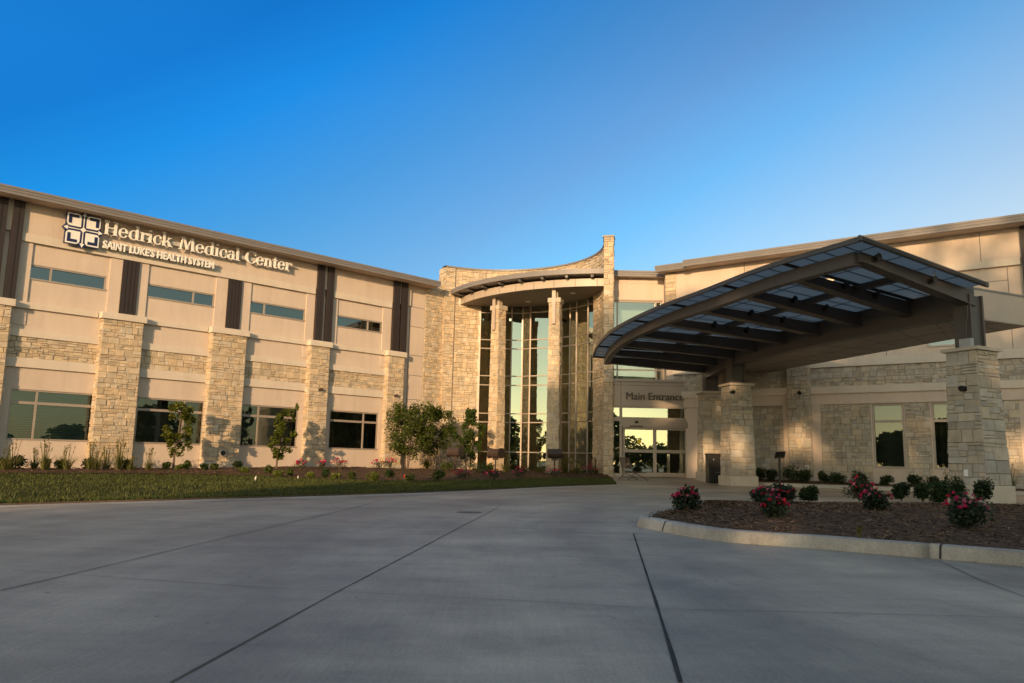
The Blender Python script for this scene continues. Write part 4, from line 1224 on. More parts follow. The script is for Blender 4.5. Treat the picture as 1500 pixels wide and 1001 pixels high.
# pillars
PIL = [(11.05, 18.85, (-.89, -.45), .14), (8.08, 28.35, (-.985, -.17), .12), (8.02, 31.75, (-1, -.05), .20)]
pil_objs = []
for cx, cy, nrm, zb in PIL:
    mb, c, nv, tv = column(cx, cy, nrm, .90, .76, zb + .36, 3.64)
    po = mb.build('stone_pillar', 'greystone', can); pil_objs.append((po, c, nv, tv))
    mp = lambda u, z, w_: c + tv * u + nv * w_ + Vector((0, 0, z))
    mb = MB(); mb.box(mp, -.52, .52, zb - .3, zb + .36, -.52, .52); mb.build('plinth', 'cast_stone', po, bevel=.03)
    mb = MB(); q = .47
    B4 = [(-q, -q), (q, -q), (q, q), (-q, q)]
    P = [mp(a, 3.64, b_) for a, b_ in B4] + [mp(a, 3.72, b_) for a, b_ in B4] + [mp(0, 3.80, 0)]
    mb.add(P, [(0, 1, 2, 3), (0, 1, 5, 4), (1, 2, 6, 5), (2, 3, 7, 6), (3, 0, 4, 7), (4, 5, 8), (5, 6, 8), (6, 7, 8), (7, 4, 8)])
    mb.build('pillar_cap', 'cast_stone', po)
    mb = MB()      # steel post: box with flanges
    mb.box(mp, -.22, .22, 3.72, 5.02, -.26, -.20); mb.box(mp, -.22, .22, 3.72, 5.02, .20, .26); mb.box(mp, -.17, .17, 3.72, 5.0, -.20, .20)
    mb.build('steel_post', 'steel_paint', can)

# floodlights on the arms, top-level fixtures
def fixture(name, p, label, cat, fwd, s_=.10, mat='black_metal', group=None):
    t = thing(name, p, label, cat, group)
    fwd = Vector(fwd).normalized(); sd = Vector((fwd.y, -fwd.x, 0))
    if sd.length < .1: sd = Vector((1, 0, 0))
    sd.normalize(); up = sd.cross(fwd)
    mp = lambda u, z, w_: Vector(p) + sd * u + up * z + fwd * w_
    mb = MB(); mb.box(mp, -s_ * .5, s_ * .5, -s_ * .5, s_ * .5, 0, s_ * .4); mb.build('back_plate', mat, t)
    mb = MB(); mb.tube([mp(0, 0, s_ * .3), mp(0, .02, s_ * .9), mp(0, 0, s_ * 1.6)], [s_ * .35, s_ * .55, s_ * .7], 12); mb.build('lamp_head', mat, t)
    return t
a0, b0 = root[0], edge[0]
fdir = Vector((edge[0] - edge[1]).xy.to_3d()).normalized()
for q, lab in ((.90, 'small black floodlight on the front canopy beam nearest its outer corner'), (.42, 'small black floodlight on the front canopy beam nearer the stone pillar')):
    p = H_(a0.lerp(b0, q), .22) + fdir * .10
    t = fixture('floodlight', p, lab, 'floodlight', fdir + Vector((0, 0, .15)), .11, 'black_metal', 'small floodlights on the canopy steelwork')
    mb = MB(); mb.tube([p + fdir * .12, p + fdir * .16 + Vector((0, 0, .22))], .012, 6); mb.build('bracket', 'rail_grey', t)
ii = [8, 16, 24, 32]
nm = ['second', 'third', 'fourth', 'fifth']
for k, i in enumerate(ii):
    fd = (edge[i - 1] - edge[i]).normalized(); fd.z = 0
    for q, lab in ((.62, 'outer'), (.36, 'inner')):
        p = H_(root[i].lerp(edge[i], q), .24) + fd * .10
        fixture('floodlight', p, '%s of the two dark uplights on the %s canopy arm from the front' % (lab, nm[k]), 'floodlight', fd + Vector((0, 0, .6)), .10, 'black_metal', 'small floodlights on the canopy steelwork')

# fittings on the pillars and piers
def face_pt(i, u, z, side=0):
    po, c, nv, tv = pil_objs[i]
    zb = PIL[i][3] + .36; s_ = .90 + (.76 - .90) * (z - zb) / (3.64 - zb)
    if side == 0: return c + nv * (s_ / 2 + .03) + tv * u + Vector((0, 0, z)), nv
    return c - tv * (s_ / 2 + .03) * -1 * (-1 if side == 2 else 1) + nv * u + Vector((0, 0, z)), tv
def on_face(i, x, y):
    # meet the line of sight with the facing sides of a pillar
    po, c, nv, tv = pil_objs[i]; d = ray(x, y); best = None
    for N in (nv, tv, -nv, -tv):
        if N.dot(d) > 0: continue
        q = c + N * .42
        t_ = (q - CAM).dot(N) / d.dot(N); P = CAM + d * t_
        T = Vector((-N.y, N.x, 0))
        if abs((P - c).dot(T)) < .50 and (best is None or t_ > best[2]): best = (P, N, t_)
    return best[0], best[1]
for i, x, y, lab in ((0, 1413, 570, 'small dark security camera on the stone pillar nearest the drive'), (1, 1072, 575, 'small dark camera under the cap of the middle stone pillar')):
    p, N = on_face(i, x, y); fixture('security_camera', p - N * .02, lab, 'camera', N, .10, 'black_metal', 'small cameras on the stonework')
p = atY(1172, 576, 29.3)
def on_plane(x, y, nrm, D):
    d = ray(x, y); return CAM + d * (D / nrm.dot(d))
fixture('security_camera', on_plane(1172, 576, nR, DR - .24), 'small dark camera on the stone pier of the wall behind the canopy', 'camera', -nR, .10, 'black_metal', 'small cameras on the stonework')
for x, y, lab in ((467, 571, 'small dark wall light high on the third stone pier of the tan wing'), (577.5, 580, 'small dark wall light on the narrow pier nearest the tower')):
    fixture('wall_light', on_plane(x, y, nL, DL - PW - .04), lab, 'wall light', -nL + dL * .6, .10, 'bronze', 'wall lights on the stone piers')
p = on_plane(325, 664, nL, DL - PW - .04)
t = thing('wall_vent', p, 'round dark pipe outlet low on the wide stone pier between two young trees', 'vent')
mb = MB(); mb.tube([p, p - nL * .10], .13, 20); mb.build('pipe', 'rail_grey', t)
mb = MB(); mb.tube([p - nL * .100, p - nL * .104], .105, 20); mb.build('opening', 'black_metal', t)
p, N = on_face(0, 1417.5, 693)
t = thing('outlet_box', p, 'pale grey outlet box low on the front pillar beside the clipped shrubs', 'outlet box')
T = Vector((-N.y, N.x, 0)); mp = lambda u, z, w_: p + T * u + Vector((0, 0, z)) + N * w_
mb = MB(); mb.box(mp, -.07, .07, -.10, .10, -.05, .06); mb.build('box', 'grey_box', t, bevel=.008)
mb = MB(); mb.box(mp, -.05, .05, -.08, .075, .06, .072); mb.build('cover', 'white_paint', t, bevel=.004)
po, c, nv, tv = pil_objs[0]
p = c + nv * .34 - tv * -.12 + Vector((0, 0, 3.77))
t = thing('junction_box', p, 'grey junction box with a conduit standing on the cap of the front pillar', 'junction box')
mp = lambda u, z, w_: p + tv * u + nv * w_ + Vector((0, 0, z))
mb = MB(); mb.box(mp, -.15, .15, -.06, .16, -.06, .06); mb.build('box', 'grey_box', t, bevel=.01)
mb = MB(); mb.tube([mp(0, .16, 0), mp(.01, .5, -.02), mp(.05, .7, -.04), mp(.06, .95, -.03)], .015, 8); mb.build('conduit', 'steel_paint', t)
p = on_plane(1182, 685, nR, DR - .24)
t = thing('outlet_box', p, 'small white outlet cover low on the stone pier behind the reading stand', 'outlet box')
mp = lambda u, z, w_: p + dR * u + Vector((0, 0, z)) - nR * w_
mb = MB(); mb.box(mp, -.07, .07, -.08, .08, -.03, .04); mb.build('box', 'white_paint', t, bevel=.006)
mb = MB(); mb.box(mp, -.045, .045, -.055, .055, .04, .052); mb.build('cover', 'grey_box', t)

# ------------------------------------------------------------------ furniture and small things
def flood(px, py, Y, label, turn):
    p = atY(px, py, Y); g = bed_z(p.x, p.y)
    t = thing('ground_floodlight', (p.x, p.y, g), label, 'floodlight', 'bronze floodlights on posts before the tower')
    mb = MB(); mb.tube([(p.x, p.y, g - .1), (p.x, p.y, p.z - .1)], .035, 10); mb.build('post', 'bronze', t)
    a = R(turn); fx = Vector((math.cos(a), math.sin(a), 0)); fy = Vector((-math.sin(a), math.cos(a), 0))
    mp = lambda u, z, w_: p + fx * u + fy * w_ + Vector((0, 0, z))
    mb = MB(); pr = [(-.2, -.13), (-.24, .02), (-.16, .20), (.16, .20), (.30, .0), (.26, -.10), (.12, -.17), (-.1, -.18)]
    k = len(pr)
    P = [mp(-.29, z, y_) for y_, z in pr] + [mp(.29, z, y_) for y_, z in pr]
    mb.add(P, [tuple(range(k)), tuple(range(k, 2 * k))[::-1]] + [(i, (i + 1) % k, k + (i + 1) % k, k + i) for i in range(k)])
    mb.build('housing', 'bronze', t, bevel=.03)
    mb = MB(); mb.box(mp, -.10, .10, -.28, -.16, -.05, .05); mb.box(mp, -.13, -.10, -.26, -.08, -.04, .04); mb.box(mp, .10, .13, -.26, -.08, -.04, .04); mb.build('yoke', 'bronze', t)
flood(667, 662.5, 34.0, 'bronze floodlight on a short post before the sunlit stone wall by the slim tree', -25)
flood(726, 664.5, 34.5, 'bronze floodlight on a short post before the left stone column of the tower', -32)
flood(812.5, 665, 33.2, 'bronze floodlight on a short post before the stone column nearest the doors', 4)

# metal lounge chair on the walk
base = onground(925, 704, road_z); base = Vector((base.x, base.y, 0))
cy_ = 30.5; bx = atY(920, 700, cy_).x
gz = road_z(bx, cy_)
t = thing('patio_chair', (bx, cy_, gz), 'rust brown slatted metal chair with splayed legs outside the entrance doors', 'chair')
def cp(x, y, dy=0.0): q = atY(x, y, cy_ - dy); return q
WD = .5
near = [cp(921, 671), cp(926, 688), cp(931, 693), cp(946, 692)]     # side rail: back, seat
dv = Vector((-.30, .42, 0.0))
far_ = [p + dv for p in near]
mb = MB(); mb.tube(near, .018, 8); mb.tube(far_, .018, 8); mb.tube([near[0], far_[0]], .016, 8); mb.tube([near[-1], far_[-1]], .016, 8); mb.build('side_rail', 'chair_metal', t)
mb = MB()
for k in range(11):
    q = .06 + k * .085
    a = near[0].lerp(near[1], q) if q < 1 else near[1]; b_ = far_[0].lerp(far_[1], q) if q < 1 else far_[1]
    d = Vector((0, 0, .014)); mb.add([a - d, b_ - d, b_ + d, a + d, a - d + Vector((.008, -.006, 0)), b_ - d + Vector((.008, -.006, 0)), b_ + d + Vector((.008, -.006, 0)), a + d + Vector((.008, -.006, 0))], [(0, 1, 2, 3), (4, 7, 6, 5), (0, 4, 5, 1), (3, 2, 6, 7)])
mb.build('back_slats', 'chair_metal', t)
mb = MB()
for k in range(7):
    a = near[2].lerp(near[3], k / 6); b_ = far_[2].lerp(far_[3], k / 6)
    mb.beam(a, b_, .035, .012)
mb.build('seat_slats', 'chair_metal', t)
for off in (Vector(), dv):
    j = near[2] + off + Vector((-.03, 0, -.01))
    for fx, fy_ in ((-.27, 0), (.50, 0)):
        f = Vector((j.x + fx, j.y + fy_, gz + .01))
        mb = MB(); mb.tube([j, j.lerp(f, .5) + Vector((0, 0, .015)), f], .017, 8); mb.build('leg', 'chair_metal', t)

# litter bin behind the middle pillar
bxp = atY(1047, 700, 29.9); gz = road_z(bxp.x, bxp.y)
t = thing('litter_bin', (bxp.x, 29.9, gz), 'tall black metal litter bin between the two rear stone pillars', 'litter bin')
hz = atY(1040, 664.5, 29.9).z
mp = lambda u, z, w_: Vector((bxp.x + u, 29.9 + w_, z))
mb = MB(); mb.box(mp, -.28, .28, gz, hz - .06, -.25, .25)
for k in range(8): mb.box(mp, -.26 + k * .068, -.235 + k * .068, gz + .05, hz - .1, -.265, -.25)
mb.build('body', 'black_metal', t, bevel=.01)
mb = MB(); mb.box(mp, -.30, .30, hz - .06, hz, -.27, .27); mb.build('lid', 'black_metal', t, bevel=.02)
mb = MB(); mb.tube([mp(-.1, hz - .22, -.27), mp(-.1, hz - .22, -.275)], .018, 10); mb.build('lock', 'white_paint', t)
mb = MB(); mb.box(mp, -.02, .2, gz + .38, gz + .41, -.30, -.25); mb.build('handle', 'iron', t)

# reading stand by the wall
sp = atY(1142.5, 702, 28.8); gz = rbed_z(sp.x, sp.y); hz = atY(1140, 670, 28.8).z
t = thing('reading_stand', (sp.x, sp.y, gz), 'black reading stand with a tilted plaque on a thin post', 'sign stand')
mb = MB(); mb.box(lambda u, z, w_: Vector((sp.x + u, sp.y + w_, z)), -.035, .035, gz - .1, hz, -.02, .02); mb.build('post', 'black_metal', t)
pv = [Vector((sp.x - .25, sp.y - .22, hz - .06)), Vector((sp.x + .10, sp.y - .28, hz - .02)), Vector((sp.x + .28, sp.y + .12, hz + .19)), Vector((sp.x - .07, sp.y + .18, hz + .15))]
mb = MB(); mb.add(pv + [p + Vector((0, 0, .035)) for p in pv], [(3, 2, 1, 0), (4, 5, 6, 7), (0, 1, 5, 4), (1, 2, 6, 5), (2, 3, 7, 6), (3, 0, 4, 7)]); mb.build('plaque', 'black_metal', t)

def flag(x, y, mat, label, h, s_):
    p = onground(x, y, lawn_z)
    t = thing('marker_flag', p, label, 'marker flag')
    q = p + Vector((.02, .0, h)); mb = MB(); mb.tube([p - Vector((0, 0, .03)), q], .004, 5); mb.build('wire', 'rail_grey', t)
    mb = MB(); mb.add([q, q + Vector((-s_ * .7, .02, -s_ * .8)), q + Vector((-s_ * .4, -.03, -s_ * 1.9)), q + Vector((.0, 0, -s_ * 1.2))], [(0, 1, 2, 3)]); mb.build('flag', mat, t)
flag(374, 706, 'white_paint', 'tiny white wire marker flag standing alone in the lawn', .17, .07)
flag(436, 702.5, 'white_paint', 'tiny white marker flag at the mulch edge near the rose bushes', .12, .05)
flag(592.5, 703, 'red_flag', 'small orange red marker flag at the foot of the bushy tree', .18, .07)

# ------------------------------------------------------------------ plants
def leaf(mb, p, s_, col, nrm=None, up=0.0):
    an = ru(0, 6.28); th = ru(-1, 1)
    d = Vector((math.cos(an), math.sin(an), ru(-.6, .6) + up)).normalized()
    a = d.cross(Vector((ru(-1, 1), ru(-1, 1), ru(.2, 1)))).normalized()
    L = s_ * ru(.7, 1.3); W = L * ru(.28, .42)
    mb.add([p - d * L * .5, p + a * W - d * L * .05, p + d * L * .5, p - a * W - d * L * .05], [(0, 1, 2, 3)], col)
def blob_pts(n, rx, ry, rz, shell=.5):
    out = []
    while len(out) < n:
        v = Vector((ru(-1, 1), ru(-1, 1), ru(-1, 1)))
        l_ = v.length
        if l_ > 1 or l_ < .05: continue
        r = shell + (1 - shell) * rnd()
        if rnd() < .7: v = v.normalized() * r
        out.append(Vector((v.x * rx, v.y * ry, v.z * rz)))
    return out
def crown_mesh(mb, c, clumps, leaf_s, per, tone=(1, 1, 1)):
    for (o, r, rz) in clumps:
        v0 = ru(.75, 1.2)
        for p in blob_pts(per, r, r, rz, .35):
            v = v0 * ru(.7, 1.3); y_ = ru(.85, 1.25)
            leaf(mb, c + o + p, leaf_s, (v * y_ * tone[0], v * tone[1], v * tone[2] * .9))
def tree(base, h, w_, label, stems=1, narrow=1.0, lean=0.0, n=26, leaf_s=.095, per=84, mat='leaf', c0=.28, seed=0, tone=(1, 1, 1), name='young_tree', group='young trees planted before the building'):
    random.seed(seed)
    t = thing(name, base, label, 'tree', group)
    tr = MB(); clumps = []
    for s_ in range(stems):
        off = Vector((ru(-.12, .12), ru(-.1, .1), 0)) * (1 if stems > 1 else 0)
        topx = Vector((ru(-.1, .1) + lean, ru(-.1, .1), 0)) + off * 4
        pts = [base + off + topx * (k / 5) ** 1.3 + Vector((ru(-.02, .02), ru(-.02, .02), h * .92 * k / 5 - (.05 if k == 0 else 0))) for k in range(6)]
        r0 = .05 * h / 3 / (1 + .25 * (stems - 1))
        tr.tube(pts, [r0 * (1 - .75 * k / 5) for k in range(6)], 8)
        for k in range(12):
            f = ru(c0 * .8, .95); i = min(int(f * 5), 4); p = pts[i].lerp(pts[i + 1], f * 5 - i)
            an = ru(0, 6.28); L = w_ * ru(.25, .5) * (1 - abs(f - .55) * .9)
            q = p + Vector((math.cos(an) * L, math.sin(an) * L, L * ru(.5, 1.1) * narrow))
            tr.tube([p, p.lerp(q, .5) + Vector((0, 0, -.03)), q], [r0 * .4, r0 * .28, r0 * .12], 5)
            clumps.append((q - base, ru(.13, .24) * w_ / 1.6, ru(.13, .24) * w_ / 1.4))
    for k in range(n):
        f = ru(c0, 1.0); prof = (math.sin(math.pi * min(1, (f - c0) / (1 - c0) * .86 + .10)) ** .7)
        an = ru(0, 6.28); r = w_ * .5 * prof * math.sqrt(ru(.05, 1))
        clumps.append((Vector((math.cos(an) * r + lean * f, math.sin(an) * r, h * f)), ru(.12, .26) * w_ / 1.5, ru(.12, .26) * w_ / 1.3))
    tr.build('trunk', 'bark', t)
    cm = MB(); crown_mesh(cm, base, clumps, leaf_s, per, tone); cm.build('crown', mat, t)
    return t
def Lg(x, y, w_):       # a spot on the left bed, w metres in front of the wing's wall
    p = on_plane(x, y, nL, DL - w_); return Vector((p.x, p.y, bed_z(p.x, p.y)))
def hz_of(p, x, y): return atY(x, y, p.y).z - p.z

p = Lg(254, 684, 1.5); tree(p, hz_of(p, 262, 586), 1.05, 'slim young tree with sparse leaves before the second ground floor window', lean=.15, n=26, c0=.22, seed=3, tone=(1.4, 1.2, .9))
p = Lg(404, 686, 1.5); tree(p, hz_of(p, 415, 593), .95, 'slim upright young tree before the third ground floor window', lean=.35, n=24, c0=.16, seed=5, tone=(1.3, 1.2, .9))
p = Lg(597, 693, 2.6); tree(p, hz_of(p, 600, 600), 2.05, 'broad multi stemmed bushy tree beside the narrow pier at the wing end', stems=4, n=54, c0=.20, seed=11, per=66)
p = Lg(633, 692, 2.2); tree(p, hz_of(p, 636, 597), 1.75, 'dense multi stemmed bushy tree whose tallest twig crosses the stone tower wall', stems=3, n=42, c0=.24, seed=14, per=70, tone=(.95, .95, .9))
p0 = atY(687, 687, 35.6); p = Vector((p0.x, p0.y, bed_z(p0.x, p0.y))); tree(p, hz_of(p, 688, 603), 1.45, 'slim dark leaved young tree between the two left floodlights', stems=2, n=26, c0=.22, seed=19, tone=(.8, .95, .9))

def shrub(p, w_, h, label, cat='shrub', mat='leaf_dark', n=420, leaf_s=.05, tone=(1, 1, 1), name='shrub', group=None, loose=.0):
    t = thing(name, p, label, cat, group)
    st = MB()
    for k in range(7):
        an = ru(0, 6.28); q = p + Vector((math.cos(an) * w_ * .3, math.sin(an) * w_ * .3, h * ru(.6, .9)))
        st.tube([p - Vector((0, 0, .04)), p.lerp(q, .5), q], [.010, .008, .004], 5)
    st.build('stem', 'bark', t)
    mb = MB()
    for k in range(10):
        o = Vector((ru(-1, 1) * w_ * .24, ru(-1, 1) * w_ * .24, h * ru(.20, .70))); v0 = ru(.75, 1.2)
        for q in blob_pts(n // 10, w_ * .3, w_ * .3, h * .34, .45):
            if (o + q).z < .0: continue
            v = v0 * ru(.7, 1.35); leaf(mb, p + o + q * (1 + loose * rnd()), leaf_s, (v * tone[0] * ru(.9, 1.15), v * tone[1], v * tone[2]), up=.25)
    mb.build('foliage', mat, t)
    return t
def petal_mesh():
    mb = MB()
    for ringk, (r, zz, nn) in enumerate(((.030, .0, 6), (.02, .012, 5), (.009, .02, 4))):
        for k in range(nn):
            a = 2 * math.pi * (k + .4 * ringk) / nn; d = Vector((math.cos(a), math.sin(a), 0)); s_ = Vector((-math.sin(a), math.cos(a), 0))
            v = ru(.8, 1.2)
            mb.add([Vector((0, 0, zz)), d * r * .7 - s_ * r * .6 + Vector((0, 0, zz + .006)), d * r * 1.15 + Vector((0, 0, zz + .016)), d * r * .7 + s_ * r * .6 + Vector((0, 0, zz + .006))], [(0, 1, 2, 3)], (v, v, v))
    me_o = mb.build('bloom', 'petal'); me = me_o.data
    bpy.data.objects.remove(me_o)
    return me
leafmat('petal_pale', (0.68, 0.22, 0.30), 0.3)
leafmat('petal_red', (0.60, 0.015, 0.045), 0.3)
BL = []
for mm in ('petal', 'petal_pale', 'petal_red'):
    me = petal_mesh(); me.materials[0] = MAT[mm]; BL.append(me)
def rose(p, w_, h, label, nb=14, n=420, big=1.0, group='rose bushes in the mulch'):
    t = shrub(p, w_, h, label, 'rose bush', 'leaf_rose', n, .05, name='rose_bush', group=group, loose=.25)
    for k in range(nb):
        an = ru(0, 6.28); r = w_ * .52 * math.sqrt(rnd()); x, y = math.cos(an) * r, math.sin(an) * r * .8
        if k % 3: y = -abs(y)
        z = h * (.40 + .60 * math.sqrt(max(0, 1 - (r / (w_ * .56)) ** 2)) * ru(.35, 1.05))
        o = bpy.data.objects.new('bloom', BL[0 if rnd() < .6 else (1 if rnd() < .55 else 2)]); COL.objects.link(o)
        o.parent = t; o.location = (x, y, z); s_ = ru(.8, 1.5) * big; o.scale = (s_, s_, s_)
        o.rotation_euler = (ru(-.2, 1.2), ru(-.6, .6), ru(0, 6))
    return t
def reed(p, h, w_, label, n=60, group='ornamental grass clumps along the wall'):
    mb = MB()
    for k in range(n):
        an = ru(0, 6.28); r = ru(0, .10) * w_; b_ = p + Vector((math.cos(an) * r, math.sin(an) * r, -.03))
        tall = rnd() < .16
        H = h * (ru(.75, 1.02) if tall else ru(.3, .6)); sp_ = w_ * (ru(0, .22) if tall else ru(.1, .5))
        q = b_ + Vector((math.cos(an) * sp_, math.sin(an) * sp_, H)); m_ = b_.lerp(q, .5) + Vector((-math.cos(an) * sp_ * .15, -math.sin(an) * sp_ * .15, H * .08))
        s_ = Vector((-math.sin(an + .7), math.cos(an + .7), 0)) * ru(.006, .010); v = ru(.6, 1.2)
        c = (v * ru(.9, 1.2), v, v * .9)
        mb.add([b_ - s_, b_ + s_, m_ + s_, m_ - s_], [(0, 1, 2, 3)], c); mb.add([m_ - s_, m_ + s_, q], [(0, 1, 2)], c)
        if tall:
            for j in range(7):
                f = ru(.66, 1.0); pp = m_.lerp(q, (f - .5) * 2); leaf(mb, pp + Vector((ru(-.012, .012), ru(-.012, .012), 0)), .045, (1.25 * v, 1.05 * v, .9 * v), up=1.2)
    return mb.build('ornamental_grass', 'reed', label=label, cat='ornamental grass', group=group, loc=p)
random.seed(21)
grasses = [(8, 690, 648, 'leftmost clump, under the first window corner'), (17, 692, 640, 'taller clump just right of the leftmost one'), (50, 689, 651, 'thin clump under the middle of the blinds window'), (64, 692, 640, 'clump standing before the round shrub under the blinds window'), (92, 688, 648, 'spreading clump under the right half of the blinds window'), (98, 691, 648, 'paler clump at the right end of the blinds window'), (131, 690, 642, 'clump at the left edge of the first wide stone pier'), (141, 692, 652, 'clump at the middle left of the first wide stone pier'), (155, 686, 652, 'short slim clump before the middle of the first wide stone pier'), (173, 691, 640, 'tallest clump before the first wide stone pier'), (192, 690, 666, 'short clump at the right edge of the first wide stone pier'), (218, 690, 653, 'spreading clump under the dark second window')]
for k, (x, y, yt, lab) in enumerate(grasses):
    p = Lg(x, y, 1.9 if y > 689 else 1.2); reed(p, hz_of(p, x, yt), .75, 'ornamental grass: ' + lab, 70)
sh_left = [(3, 690, 30, 18, 'leaf', 'leafy round shrub at the far left under the blinds window'), (29, 688, 22, 22, 'leaf_dark', 'dark round shrub right of the two leftmost grass clumps'), (68, 688, 17, 17, 'leaf_dark', 'round clipped shrub under the mullion of the blinds window'), (88, 687, 20, 16, 'leaf', 'light green round shrub among grass under the blinds window'), (128, 688, 17, 18, 'leaf_dark', 'round shrub against the left side of the first wide pier'), (184, 688, 20, 17, 'leaf_dark', 'dark round shrub before the right side of the first wide pier'), (243, 690, 13, 13, 'leaf', 'small round shrub left of the first slim tree trunk'), (262, 691, 17, 9, 'leaf_lime', 'low yellowish shrub below the first slim tree'), (275, 689, 11, 14, 'leaf', 'upright small shrub right of the first slim tree'), (299, 690, 15, 9, 'leaf_dark', 'low dark shrub at the left foot of the second wide pier'), (314, 691, 15, 10, 'leaf', 'low green shrub at the middle foot of the second wide pier'), (347, 691, 17, 13, 'leaf_dark', 'dark round shrub right of the pipe outlet pier'), (357, 693, 15, 9, 'leaf_lime', 'low lime shrub just right of the pipe outlet pier'), (393, 694, 13, 14, 'leaf', 'round shrub left of the second slim tree'), (408, 698, 17, 9, 'leaf_lime', 'low lime shrub in front of the second slim tree'), (425, 697, 12, 12, 'leaf', 'small round shrub in front of the leftmost rose bush'), (454, 700, 15, 9, 'leaf_lime', 'low bright shrub before the third pier'), (476, 700, 14, 14, 'leaf_dark', 'upright round shrub before the third pier right side'), (492, 702, 14, 9, 'leaf_lime', 'low lime shrub under the last dark window'), (515, 703, 13, 13, 'leaf', 'round shrub under the middle of the last window'), (545, 704, 22, 14, 'leaf_lime', 'broad lime green shrub nearest the lawn under the last window'), (570, 701, 18, 13, 'leaf_dark', 'dark spreading shrub before the narrowest pier'), (600, 704, 15, 11, 'leaf', 'small shrub behind the orange red flag'), (626, 690, 18, 14, 'leaf_lime', 'lime shrub between the two bushy trees'), (641, 704, 26, 17, 'leaf', 'loose shrub at the lawn edge below the dense bushy tree'), (655, 690, 22, 13, 'leaf', 'round shrub left of the first bronze floodlight post'), (700, 692, 30, 17, 'leaf_dark', 'wide dark shrub between the slim dark tree and the second floodlight'), (717, 694, 16, 14, 'leaf', 'round shrub left of the second floodlight post')]
for x, y, wp, hp, mt, lab in sh_left:
    p = Lg(x, y, 1.6)
    if y >= 693 or x > 640:
        q = onground(x, y, bed_z)
        if nL.dot(q) < DL - 1.2 and q.y < 36: p = q
    k = p.y / FPX
    shrub(p, wp * k, hp * k, lab, mat=mt, n=560, leaf_s=.065, group='low shrubs in the mulch before the building')
ro_left = [(440, 692, 24, 15, 'rose bush: leftmost by the third pier, with a red bloom cluster'), (470, 696, 15, 14, 'rose bush: small and sparse at the right foot of the third pier'), (497, 693, 24, 17, 'rose bush: wide with red blooms under the last dark window'), (555, 696, 22, 14, 'rose bush: left of the narrowest pier, by the big lime shrub'), (571, 693, 20, 17, 'rose bush: tall one directly before the narrowest pier'), (676, 702, 30, 14, 'rose bush: low and wide below the first bronze floodlight'), (722, 704, 26, 16, 'rose bush: before the second bronze floodlight'), (763, 700, 24, 15, 'rose bush: before the centre of the tower glass'), (811, 699, 24, 15, 'rose bush: full of blooms before the third bronze floodlight'), (863, 697, 26, 15, 'rose bush: rightmost of the tower, beside the door walk')]
for x, y, wp, hp, lab in ro_left:
    if x < 640: p = Lg(x, y, 2.4)
    else:
        q = onground(x, y, bed_z); p = Vector((q.x, q.y, 0)); p.y = min(p.y, 33.2); p.x = atY(x, y, p.y).x; p.z = bed_z(p.x, p.y)
    k = p.y / FPX
    rose(p, wp * k, hp * k, lab, nb=14, n=300, big=1.15, group='rose bushes before the building')
for x, y, yt, lab in [(741, 697, 664, 'tall green clump at the left of the tower glass'), (768, 696, 664, 'tall green clump before the middle of the tower glass'), (790, 697, 668, 'tall clump left of the column nearest the doors'), (826, 696, 666, 'tall clump right of the third bronze floodlight'), (845, 695, 670, 'clump before the folded right part of the tower glass'), (872, 696, 668, 'dark clump at the right end of the tower glass')]:
    p = atY(x, y, 34.6); p.z = bed_z(p.x, p.y); reed(p, hz_of(p, x, yt), 1.0, 'ornamental grass: ' + lab, 90)

# island plants
def Ig(x, y): return onground(x, y, lambda a, b_: isl_z(a, b_) + .06)
random.seed(33)
for x, y, wp, hp, nb, lab in [(1006, 747, 44, 34, 17, 'rose bush: alone near the rounded tip of the mulch island'), (1119, 738, 34, 24, 10, 'rose bush: rear left one of the three clustered by the middle pillar'), (1147, 737, 38, 28, 12, 'rose bush: rear right one of the three clustered by the middle pillar'), (1136, 757, 38, 30, 18, 'rose bush: front one of the three clustered by the middle pillar'), (1259, 732, 42, 32, 13, 'rose bush: taller rear one of the pair in the middle of the island'), (1283, 748, 44, 32, 15, 'rose bush: lower front one of the pair in the middle of the island'), (1413, 772, 62, 50, 22, 'rose bush: the large near one before the front pillar')]:
    p = Ig(x, y); k = p.y / FPX; rose(p, wp * k, hp * k, lab, nb=int(nb * 1.4), n=1300, big=.72, group='rose bushes on the mulch island')
for x, y, wp, hp, lab in [(1185, 733, 26, 24, 'small clipped shrub alone left of the island rose pair'), (1320, 731, 26, 25, 'rounded clipped shrub under the left tall window'), (1352, 733, 30, 28, 'clipped shrub just left of the pair before the front pillar'), (1376, 736, 34, 32, 'clipped shrub at the left foot of the front pillar'), (1402, 732, 32, 36, 'tall clipped shrub against the front pillar left face'), (1440, 732, 30, 32, 'rounded clipped shrub against the front pillar right face')]:
    p = Ig(x, y); k = p.y / FPX; shrub(p, wp * k, hp * k, lab, mat='leaf_dark', n=1700, leaf_s=.05, group='clipped shrubs on the mulch island')
# sprout at the kerb
p = Ig(1259, 784); reed(p, .12, .07, 'single bright green grass sprout near the island kerb', 6, group=None)
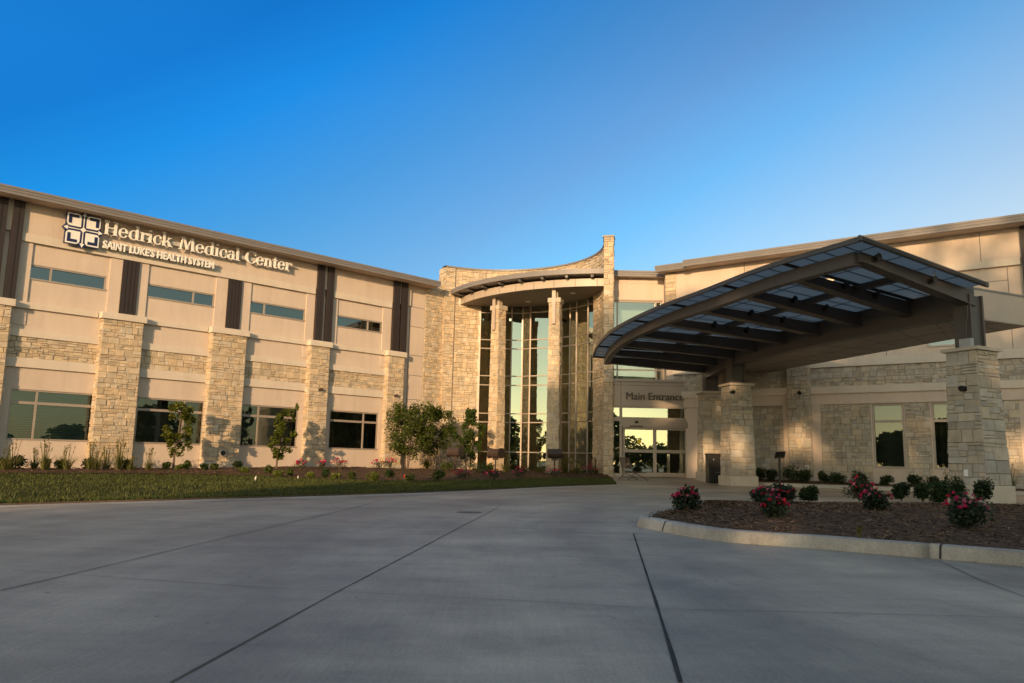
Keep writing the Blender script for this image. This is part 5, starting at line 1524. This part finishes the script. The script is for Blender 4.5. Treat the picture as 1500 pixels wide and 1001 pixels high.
# plants of the wall bed
for x, y, wp, hp, lab in [(1112, 711, 26, 20, 'dark spreading shrub right of the middle pillar base'), (1132, 709, 18, 16, 'low shrub left of the reading stand post'), (1160, 708, 32, 24, 'large dark shrub right of the reading stand'), (1180, 707, 24, 19, 'dark shrub under the white outlet cover'), (1205, 708, 13, 16, 'small rounded shrub before the pale frame right of the stone pier'), (1226, 707, 26, 16, 'wide low shrub before the broad stone wall'), (1258, 707, 20, 20, 'upright shrub behind the island rose pair'), (1298, 708, 20, 14, 'sparse shrub under the left tall window'), (1339, 710, 22, 16, 'round shrub on the stone between the tall windows'), (1367, 710, 17, 15, 'small shrub under the right tall window')]:
    p = on_plane(x, y, nR, DR - 1.6); p.z = rbed_z(p.x, p.y); k = p.y / FPX
    shrub(p, wp * k * 1.15, hp * k * 1.1, lab, mat='leaf_dark', n=950, leaf_s=.065, group='low shrubs along the grey stone wall')
for x, y, yt, lab in [(1386, 712, 684, 'green clump left of the front pillar under the window'), (1481, 716, 676, 'tall green clump right of the front pillar')]:
    p = on_plane(x, y, nR, DR - 1.9); p.z = rbed_z(p.x, p.y); reed(p, hz_of(p, x, yt), .6, 'ornamental grass: ' + lab, 60)

# ------------------------------------------------------------------ far wood across the road, seen in the window reflections, shading the forecourt
random.seed(77)
mb = MB()
# gaps in the foliage through which the low sun reaches the shaded front
GAPS = [(on_plane(1168, 645, nR, DR), .55), (on_plane(1258, 575, nR, DR), .5), (Vector((7.75, 28.1, 3.8)), .42), (Vector((7.75, 28.0, 1.5)), .65), (Vector((7.6, 31.4, 1.3)), .65),
        (on_plane(1490, 660, nR, DR), .6), (atY(975, 600, 33.5), .5), (onground(1110, 792, road_z), .40)]
def in_gap(c):
    for p, r in GAPS:
        d = c - p
        if (d - SUND * d.dot(SUND)).length < r: return True
    return False
_leaf0 = leaf
def leaf(mb, p, s_, col, nrm=None, up=0.0):
    if not in_gap(p): _leaf0(mb, p, s_, col, nrm, up)
def far_tree(x, y, h, w_, n=260):
    mb.tube([(x, y, -.2), (x + ru(-.4, .4), y, h * .45), (x, y, h * .8)], [.3, .22, .08], 7, (1.1, .8, .6))
    for k in range(n):
        f = ru(.22, 1.0); prof = math.sin(math.pi * (.12 + .8 * (f - .22) / .78)) ** .6
        an = ru(0, 6.28); r = w_ * .5 * prof * math.sqrt(rnd()); c = Vector((x + math.cos(an) * r, y + math.sin(an) * r, h * f))
        v = ru(.6, 1.3)
        for j in range(3): leaf(mb, c + Vector((ru(-.5, .5), ru(-.5, .5), ru(-.4, .4))), ru(.5, 1.0), (v, v, v))
for x in (-17.5, -14.2, -11, -7.6, -4.2, -.8, 2.6): far_tree(x, -41 + ru(-1.5, 1.5), ru(17.0, 18.2), 6.6, 950)
for k in range(980):                                # thin tops
    c = Vector((ru(-18, 4), -41 + ru(-2, 2), ru(17.2, 21.5)))
    for j in range(2): leaf(mb, c + Vector((ru(-.5, .5), ru(-.5, .5), ru(-.4, .4))), ru(.4, .8), (1, 1, 1))
for k in range(16): far_tree(-52 + k * 4.2 + ru(-1, 1), -34 + ru(-2, 2), ru(5.6, 7.2), 6.0, 420)
for k in range(8): far_tree(70 + ru(-8, 14), -12 + k * 6 + ru(-2, 2), ru(6.5, 10), 7.0, 300)
for k in range(6): far_tree(75 + ru(-8, 14), -50 + k * 6 + ru(-2, 2), ru(2.6, 4.6), 6.0, 260)
for k in range(52): far_tree(-4 + k * 2.2 + ru(-1, 1), -100 + ru(-4, 4), ru(3.6, 6.6), 6.5, 150)
for k in range(9000):
    leaf(mb, Vector((ru(-14, 112), -98 + ru(-2, 2), 3.4 * rnd() ** .8)), ru(.5, .9), (1, 1, 1))
mb.build('far_wood', 'far_leaf', kind='stuff')
